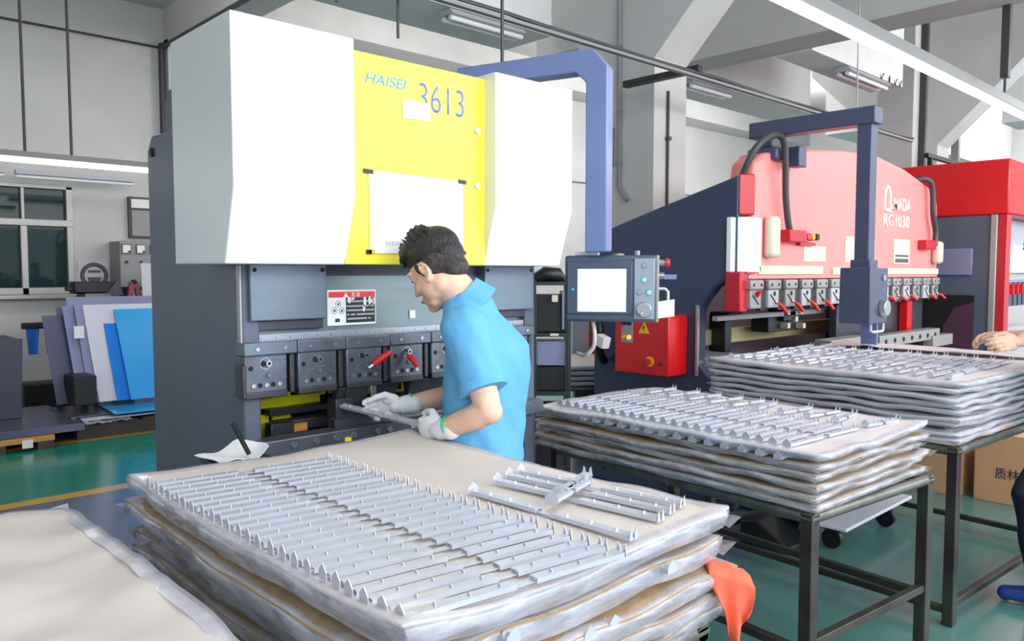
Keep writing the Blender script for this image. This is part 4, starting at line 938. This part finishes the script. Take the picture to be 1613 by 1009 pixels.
# under the right table: cart, cartons, pedal
kt = thing('platform_cart', 'pale platform cart on black casters under the right table', 'cart', (4.75, 1.8, 0))
MB().box(4.15, 5.08, 1.78, 2.2, .135, .155).build('deck', K['cart'], kt, .004)
for x, y in ((4.85, 1.845), (4.25, 1.90), (4.25, 2.14), (5.0, 2.14)):
    c = MB().cyl((x-.018, y, .055), (x+.018, y, .055), .055, None, 18).build('caster', K['black'], kt, smooth=40); MB().box(x-.03, x+.03, y-.02, y+.04, .105, .135).build('fork', K['dark'], c)
bxn = thing('cardboard_box', 'brown carton with dark printed characters under the right table', 'box', (6.1, 1.4, 0))
MB().box(5.88, 6.4, 1.12, 1.67, 0, .46).build('box_body', K['carton'], bxn, .003)
text('质林村', 'print', K['dark'], bxn, (5.879, 1.545, .165), V((0, -1, 0)), Z_, .075, .21)
b2 = MB().box(5.85, 6.5, 1.75, 2.25, 0, .34).build('cardboard_box', K['carton'], None, .003); tag(b2, 'plain brown carton in the shade behind the printed carton', 'box')
fp = thing('foot_pedal', 'black foot pedal housing on the floor behind the middle table', 'pedal', (4.1, 2.2, 0))
MB().prism([(2.0, 0), (2.3, 0), (2.3, .13), (2.2, .15), (2.0, .04)], 'X', 3.95, 4.2).build('housing', K['black'], fp, .01); MB().tube(sm([(4.2, 2.2, .03), (4.4, 2.25, .02), (4.6, 2.36, .03)]), .015, 8).build('cable', K['black'], fp, smooth=60)

for i, (x, y, z, dx) in enumerate(((9.25, 3.74, 3.72, .05), (9.5, 3.74, 3.72, -.03), (9.65, 3.74, 3.72, .04), (9.8, 3.74, 3.72, .02))):
    o = MB().tube([(x, y, z+.1), (x+dx*.3, y-.03, z-.01), (x+dx, y-.04, z+.06)], .007, 5).build('wire_stub', K['black'], None)
    tag(o, 'black wire stub under the white beam stub at upper right, %s from the left' % ORD[i], 'wire', 'wire stubs on the white beam stub')
# ================================================================ people
def rotm(az, tilt=0, roll=0): return M.Rotation(az-math.pi/2, 3, 'Z') @ M.Rotation(-tilt, 3, 'X') @ M.Rotation(roll, 3, 'Y')
def wrinkle(o, amp, sx, sz, seed, amp2=0):
    me = o.data; n_ = [v.normal.copy() for v in me.vertices]
    for v, n in zip(me.vertices, n_):
        p = v.co
        v.co = p+n*(amp*noise.noise(V((p.x*sx, p.y*sx, p.z*sz+seed)))+amp2*noise.noise(V((p.x*30, p.y*30, p.z*22+seed)))+amp*.55*noise.noise(V(((p.z*.8+p.x-p.y)*15, (p.z-p.x*.6)*3.5, seed*2))))
def ring_e(c, a, b, rv, fv, n=28, tilt=0):
    c = V(c); up = Z_
    return [c+rv*a*math.cos(t)+fv*b*math.sin(t)-up*tilt*b*math.sin(t) for t in [2*math.pi*i/n for i in range(n)]]

def hand(mb, W, d, s_, right, curl, scale=1.0, thumb=None):
    d = V(d).normalized(); s_ = V(s_); s_ = (s_-d*s_.dot(d)).normalized()
    n = s_.cross(d) if right else d.cross(s_)
    W = V(W); k = scale
    def p(a, b_, c): return W+(d*a+s_*b_+n*c)*k
    mb.caps([p(-.045, 0, 0), p(-.01, 0, 0), p(.02, 0, .002)], [.031*k, .029*k, .028*k], 14)
    rm_ = M((s_, d, n)).transposed()
    mb.ell(p(.05, .004, 0), (.042*k, .050*k, .017*k), rm_)
    mb.ell(p(.035, .026, .010), (.018*k, .032*k, .016*k), rm_); mb.ell(p(.04, -.026, .006), (.016*k, .036*k, .015*k), rm_)
    for i, (o_, L, r) in enumerate(((.031, .074, .0095), (.010, .082, .0098), (-.011, .076, .0094), (-.031, .060, .0085))):
        q = p(.088-.004*abs(i-1), o_, 0); pts = [q-d*.02*k, q]; a = 0
        for f_, c_ in zip((.45, .31, .24), curl[i]):
            a += R(c_); q = q+(d*math.cos(a)+n*math.sin(a)+s_*(.05*(1.5-i)*.3))*L*f_*k; pts.append(q)
        mb.caps(pts, [r*1.1*k, r*1.12*k, r*k, r*.92*k, r*.82*k], 10)
    t = thumb or ((.02, .03, .008), (.05, .052, .022), (.082, .052, .034), (.104, .046, .036))
    mb.caps([p(*x) for x in t], [.015*k, .0135*k, .0115*k, .0095*k], 10)
    return p

def person(label, J, az, haz, tilt, hroll=0, shirt='shirt', trousers='trouser', shoes='shoe', handR=None, handL=None, gloves=True, face=True, hem=.89):
    root = thing('person', label, 'person', (J['pelvis'][0], J['pelvis'][1], 0))
    f = V((math.cos(az), math.sin(az), 0)); r = V((f.y, -f.x, 0))
    J = {k: V(v_) for k, v_ in J.items()}
    hm = rotm(haz, tilt, hroll); hc = J['head']
    def h(x, y, z): return hc+hm @ V((x, y, z))
    # ---- body, one surface
    b = MB()
    b.ell(h(0, -.008, .028), (.074, .096, .088), hm, 24, 16); b.ell(h(0, .030, -.03), (.062, .062, .082), hm, 20, 14)
    b.ell(h(0, .042, -.082), (.047, .048, .036), hm, 18, 12); b.ell(h(0, .078, -.104), (.021, .016, .017), hm)
    b.caps([h(-.055, -.002, -.058), h(-.036, .045, -.098), h(0, .072, -.108), h(.036, .045, -.098), h(.055, -.002, -.058)], [.016, .016, .016, .016, .016], 10)
    b.caps([h(0, .092, .012), h(0, .102, -.012), h(0, .113, -.034)], [.008, .0095, .0115], 10)
    for sx in (-1, 1):
        b.ell(h(.012*sx, .100, -.038), (.008, .010, .008), hm, 10, 8); b.ell(h(.032*sx, .080, .024), (.026, .014, .008), hm, 12, 8)
        b.ell(h(.031*sx, .078, .004), (.014, .012, .010), hm, 12, 8); b.ell(h(.038*sx, .06, -.035), (.022, .024, .024), hm, 12, 8)
        b.ell(h(.048*sx, .018, -.055), (.024, .044, .044), hm, 14, 10); b.ell(h(.050*sx, -.012, -.060), (.022, .034, .034), hm, 14, 10)
        # ear: flat shell, rim, lobe
        ez = -.007; er = hm @ M.Rotation(R(-18*sx), 3, 'Z')
        b.ell(h(.0765*sx, -.006, -.006+ez), (.006, .015, .026), er, 14, 10)
        b.tube([h(x_*sx, y_, z_+ez) for x_, y_, z_ in ((.081, .010, -.008), (.087, .010, .018), (.091, -.006, .028), (.091, -.020, .016), (.088, -.020, -.006), (.083, -.010, -.026), (.080, .002, -.034))], [.0048]*7, 8)
        b.ell(h(.081*sx, .001, -.030+ez), (.006, .009, .010), hm, 10, 8)
    b.ell(h(0, .092, -.064), (.022, .011, .0065), hm, 12, 8); b.ell(h(0, .090, -.078), (.019, .011, .0075), hm, 12, 8)
    nb_, nt = J['neck'], h(0, -.018, -.062)
    b.caps([nb_-Z_*.05, nb_, (nb_+nt)/2, nt], [.078, .068, .063, .062], 16)
    tr = [(J['pelvis']-Z_*.02, .15, .105), (J['pelvis']+Z_*.10, .145, .10), (J['chest']*.5+J['pelvis']*.5, .145, .10), (J['chest'], .16, .11), (J['chest']+(nb_-J['chest'])*.55, .155, .10), (nb_-Z_*.03, .08, .07)]
    b.rings([ring_e(c, a, d_, r, f) for c, a, d_ in tr])
    for s_ in 'LR':
        sg = -1 if s_ == 'L' else 1
        S, E, Wr = J['sh'+s_], J['el'+s_], J['wr'+s_]
        b.caps([S, S.lerp(E, .4), S.lerp(E, .85), E, E.lerp(Wr, .25), E.lerp(Wr, .65), Wr], [.058, .050, .043, .041, .043, .036, .028], 14)
        H = J['pelvis']+r*sg*.09-Z_*.05
        Kn, A = J['kn'+s_], J['an'+s_]
        b.caps([H, H.lerp(Kn, .5), Kn, Kn.lerp(A, .35), A], [.085, .072, .055, .056, .038], 14)
        b.caps([A-Z_*.03, A+f*.13-Z_*.055], [.035, .03], 10)
    body = b.build('body', K['skin'], root, remesh=.0055, smooth_it=5)
    # ---- shirt
    b = MB(); P0 = J['pelvis']; ch = J['chest']
    mid_ = P0.lerp(ch, .5)
    rr_ = [(V((P0.x, P0.y, hem)), .190, .138), (V((P0.x, P0.y, hem+.06)), .188, .136), (mid_, .184, .131), (ch-Z_*.02, .192, .133), (ch+Z_*.06, .198, .130),
           (ch.lerp(nb_, .62), .180, .112), (ch.lerp(nb_, .85), .125, .088), (nb_-Z_*.0, .090, .086), (nb_+Z_*.035+f*.004, .074, .074)]
    b.rings([ring_e(c, a, d_, r, f, 32) for c, a, d_ in rr_])
    for s_ in 'LR':
        sg = -1 if s_ == 'L' else 1
        S, E = J['sh'+s_], J['el'+s_]
        b.ell(S-r*sg*.01, (.078, .078, .078), None, 20, 14)
        b.tube([S-r*sg*.03+Z_*.01, S, S.lerp(E, .35), S.lerp(E, .74)], [.074, .076, .073, .074], 22)
    sh = b.build('polo_shirt', K[shirt], root, remesh=.0075, smooth_it=9)
    wrinkle(sh, .010, 7, 4.5, 3, .0030); shade(sh, 180)
    for s_ in 'LR':
        S, E = J['sh'+s_], J['el'+s_]; d_ = (E-S).normalized()
        c1, c2 = S.lerp(E, .66), S.lerp(E, .755)
        MB().tube([c1, c1.lerp(c2, .1), c2], [.0745, .0765, .077], 28).build('sleeve_band', K[shirt], sh, smooth=50)
    # collar: folded band round the neck
    cb = MB(); rows = []
    cc = nb_.lerp(nt, .18); ax = (nt-nb_).normalized(); N = 30
    q1 = (f-ax*f.dot(ax)).normalized(); q2 = ax.cross(q1)
    for off_, hh in ((.064, .012), (.070, .030), (.076, .030), (.097, -.040), (.091, -.044), (.070, .0)):
        rows.append([cc+(q1*math.cos(t)*1.02+q2*math.sin(t))*off_+ax*(hh-(.022 if off_ > .08 else .008)*max(0, math.cos(t))) for t in [2*math.pi*i/N for i in range(N)]])
    rows.append(rows[0]); cb.rings(rows, cap=False); bmesh.ops.remove_doubles(cb.bm, verts=cb.bm.verts[:], dist=1e-5)
    cb.build('collar', K[shirt], sh, smooth=60)
    # ---- trousers and shoes
    b = MB()
    b.rings([ring_e(P0+Z_*z, a, d_, r, f, 28) for z, a, d_ in ((.10, .165, .115), (.0, .178, .122), (-.10, .175, .125))])
    for s_ in 'LR':
        sg = -1 if s_ == 'L' else 1; H = P0+r*sg*.09-Z_*.06; Kn, A = J['kn'+s_], J['an'+s_]
        b.tube([H, H.lerp(Kn, .5), Kn, Kn.lerp(A, .4), A-Z_*.03], [.098, .086, .070, .066, .060], 18)
    tr_ = b.build('trousers', K[trousers], root, remesh=.011, smooth_it=5); wrinkle(tr_, .008, 7, 6, 9); shade(tr_, 180)
    for s_ in 'LR':
        A = J['an'+s_]; g = V((A.x, A.y, .0))
        mb = MB().caps([g+Z_*.045-f*.05, g+Z_*.05+f*.04, g+Z_*.038+f*.15], [.042, .044, .036], 14)
        o = mb.build('shoe', K[shoes], root, remesh=.008, smooth_it=3)
        for v_ in o.data.vertices: v_.co.z = max(v_.co.z, .004)
    # ---- hair and face
    b = MB()
    def cap(u, v_): pass
    b.ell(h(0, -.014, .056), (.079, .102, .084), hm, 26, 18); b.ell(h(0, .038, .094), (.066, .064, .042), hm, 20, 12); b.ell(h(0, -.062, .028), (.066, .052, .062), hm, 20, 12)
    rnd_ = random.Random(7)
    for i in range(210):
        th_ = rnd_.uniform(-2.3, 2.3); rad = rnd_.uniform(.0, 1)
        px, py = .074*rad*math.sin(th_), -.01+.095*rad*math.cos(th_)
        pz = .056+.086*math.sqrt(max(0, 1-(px/.08)**2-((py+.012)/.104)**2))
        q = h(px, py, pz); up_ = hm @ V((px*3, .28+.8*max(0, py*4), .9-py*2.5)).normalized()
        b.tube([q-up_*.012, q+up_*.010, q+up_*rnd_.uniform(.016, .026)+hm @ V((rnd_.uniform(-.006, .006), .004, 0))], [.0075, .0048, .0018], 6)
    for i in range(26):
        px = rnd_.uniform(-.058, .058); q = h(px, .080+rnd_.uniform(-.006, .006)-abs(px)*.35, .088); d_ = hm @ V((px*1.5, .75, -.45+rnd_.uniform(-.2, .2))).normalized()
        b.tube([q-d_*.02, q+d_*.015, q+d_*rnd_.uniform(.026, .040)], [.010, .008, .002], 6)
    hr_ = b.build('hair', K['hair'], root, remesh=.0032, smooth_it=0)
    b = MB(); b.ell(h(0, -.020, .012), (.0775, .090, .070), hm, 26, 18); b.ell(h(0, -.062, -.028), (.056, .046, .042), hm, 20, 12)
    for sx in (-1, 1): b.ell(h(.0625*sx, .026, .022), (.009, .014, .024), hm, 12, 8)
    b.build('faded_side_hair', K['stub'], root, remesh=.0045, smooth_it=2)
    if face:
        for sx in (-1, 1):
            MB().ell(h(.031*sx, .0862, .001), (.010, .0048, .0034), hm, 12, 8).build('eye', K['eyem'], root, smooth=80)
            MB().tube([h(.014*sx, .097, .022), h(.032*sx, .0935, .027), h(.050*sx, .080, .022)], [.0035, .004, .002], 8).build('eyebrow', K['hair'], root, smooth=80)
        MB().tube([h(-.020, .0985, -.070), h(-.008, .1035, -.069), h(0, .1035, -.070), h(.008, .1035, -.069), h(.020, .0985, -.070)], [.002, .0036, .0034, .0036, .002], 8).build('lips', K['lip'], root, smooth=80)
    # ---- hands
    for s_, hd_ in (('R', handR), ('L', handL)):
        if not hd_: continue
        mb = MB(); hand(mb, J['wr'+s_], hd_['d'], hd_['s'], s_ == 'R', hd_['curl'], hd_.get('k', 1.0), hd_.get('thumb'))
        g = mb.build('glove' if gloves else 'hand', K['glove'] if gloves else K['skin'], root, remesh=.0032, smooth_it=2)
        if gloves:
            d_ = (J['wr'+s_]-J['el'+s_]).normalized(); c = J['wr'+s_]-d_*.035
            MB().ring(c, d_, .034, .0042, 26, 8).build('cuff_trim', K['gtrim'], g, smooth=60)
            MB().tube([c+d_*.0, c+d_*.02, c+d_*.045], [.034, .034, .030], 18, cap=False).build('cuff', K['glove'], g, smooth=60)
    return root
AZ = R(119)
fv = V((math.cos(AZ), math.sin(AZ), 0)); rv = V((fv.y, -fv.x, 0))
pel = V((1.705, 1.955, .92)); 
J = dict(pelvis=pel, chest=(1.728, 1.945, 1.23), neck=(1.69, 1.993, 1.425), head=(1.620, 2.076, 1.540),
         shL=V((1.71, 1.955, 1.352))-rv*.165, shR=V((1.71, 1.955, 1.325))+rv*.155+fv*.05,
         elL=(1.567, 1.755, 1.112), wrL=(1.522, 1.935, 1.035), elR=(1.80, 2.17, 1.09), wrR=(1.605, 2.262, 1.062),
         knL=pel-rv*.10+fv*.02-Z_*.42, knR=pel+rv*.10+fv*.03-Z_*.42, anL=pel-rv*.11-fv*.02-Z_*.84, anR=pel+rv*.11-fv*.01-Z_*.84)
fist = [(70, 85, 60)]*4
person('man in a light blue polo shirt and white gloves bending over the press brake', J, AZ, R(108), R(30),
       handR=dict(d=(-.60, .78, -.08), s=(-.15, -.1, 1), curl=[(25, 45, 35), (35, 55, 40), (45, 60, 40), (50, 65, 40)], thumb=((.02, .03, .006), (.05, .048, .018), (.08, .045, .03), (.102, .036, .036))),
       handL=dict(d=(-.12, .98, -.12), s=(-.1, .1, 1), curl=fist))
hb = bracket(1.452, 2.43, 1.058, -78, 'galvanised bracket held by the man in both hands at the die', None, tilt=4, roll=20)
# worker at the right edge
pel2 = V((4.43, .82, .93)); AZ2 = R(100)
fv2 = V((math.cos(AZ2), math.sin(AZ2), 0)); rv2 = V((fv2.y, -fv2.x, 0))
J2 = dict(pelvis=pel2, chest=pel2+fv2*.04+Z_*.31, neck=pel2+fv2*.08+Z_*.52, head=pel2+fv2*.13+Z_*.67,
          shL=pel2+fv2*.04+Z_*.44-rv2*.17, shR=pel2+fv2*.04+Z_*.44+rv2*.17, elL=(4.33, .96, 1.27), wrL=(4.255, 1.04, 1.205), elR=(4.66, 1.02, 1.2), wrR=(4.6, 1.2, 1.2),
          knL=(4.06, .93, .52), knR=pel2+rv2*.10+fv2*.02-Z_*.43, anL=(4.17, .88, .08), anR=pel2+rv2*.11-fv2*.02-Z_*.85)
person('worker in blue at the right edge reaching over the big pale stack', J2, AZ2, R(128), R(20), trousers='jeans', shoes='bshoe', gloves=False,
       handR=dict(d=(-.5, .8, -.1), s=(-.6, -.3, .6), curl=[(20, 30, 20)]*4), handL=dict(d=(-.80, .6, -.1), s=(.2, .2, 1), k=.9, curl=[(15, 25, 20), (18, 28, 20), (22, 30, 20), (25, 35, 20)]))
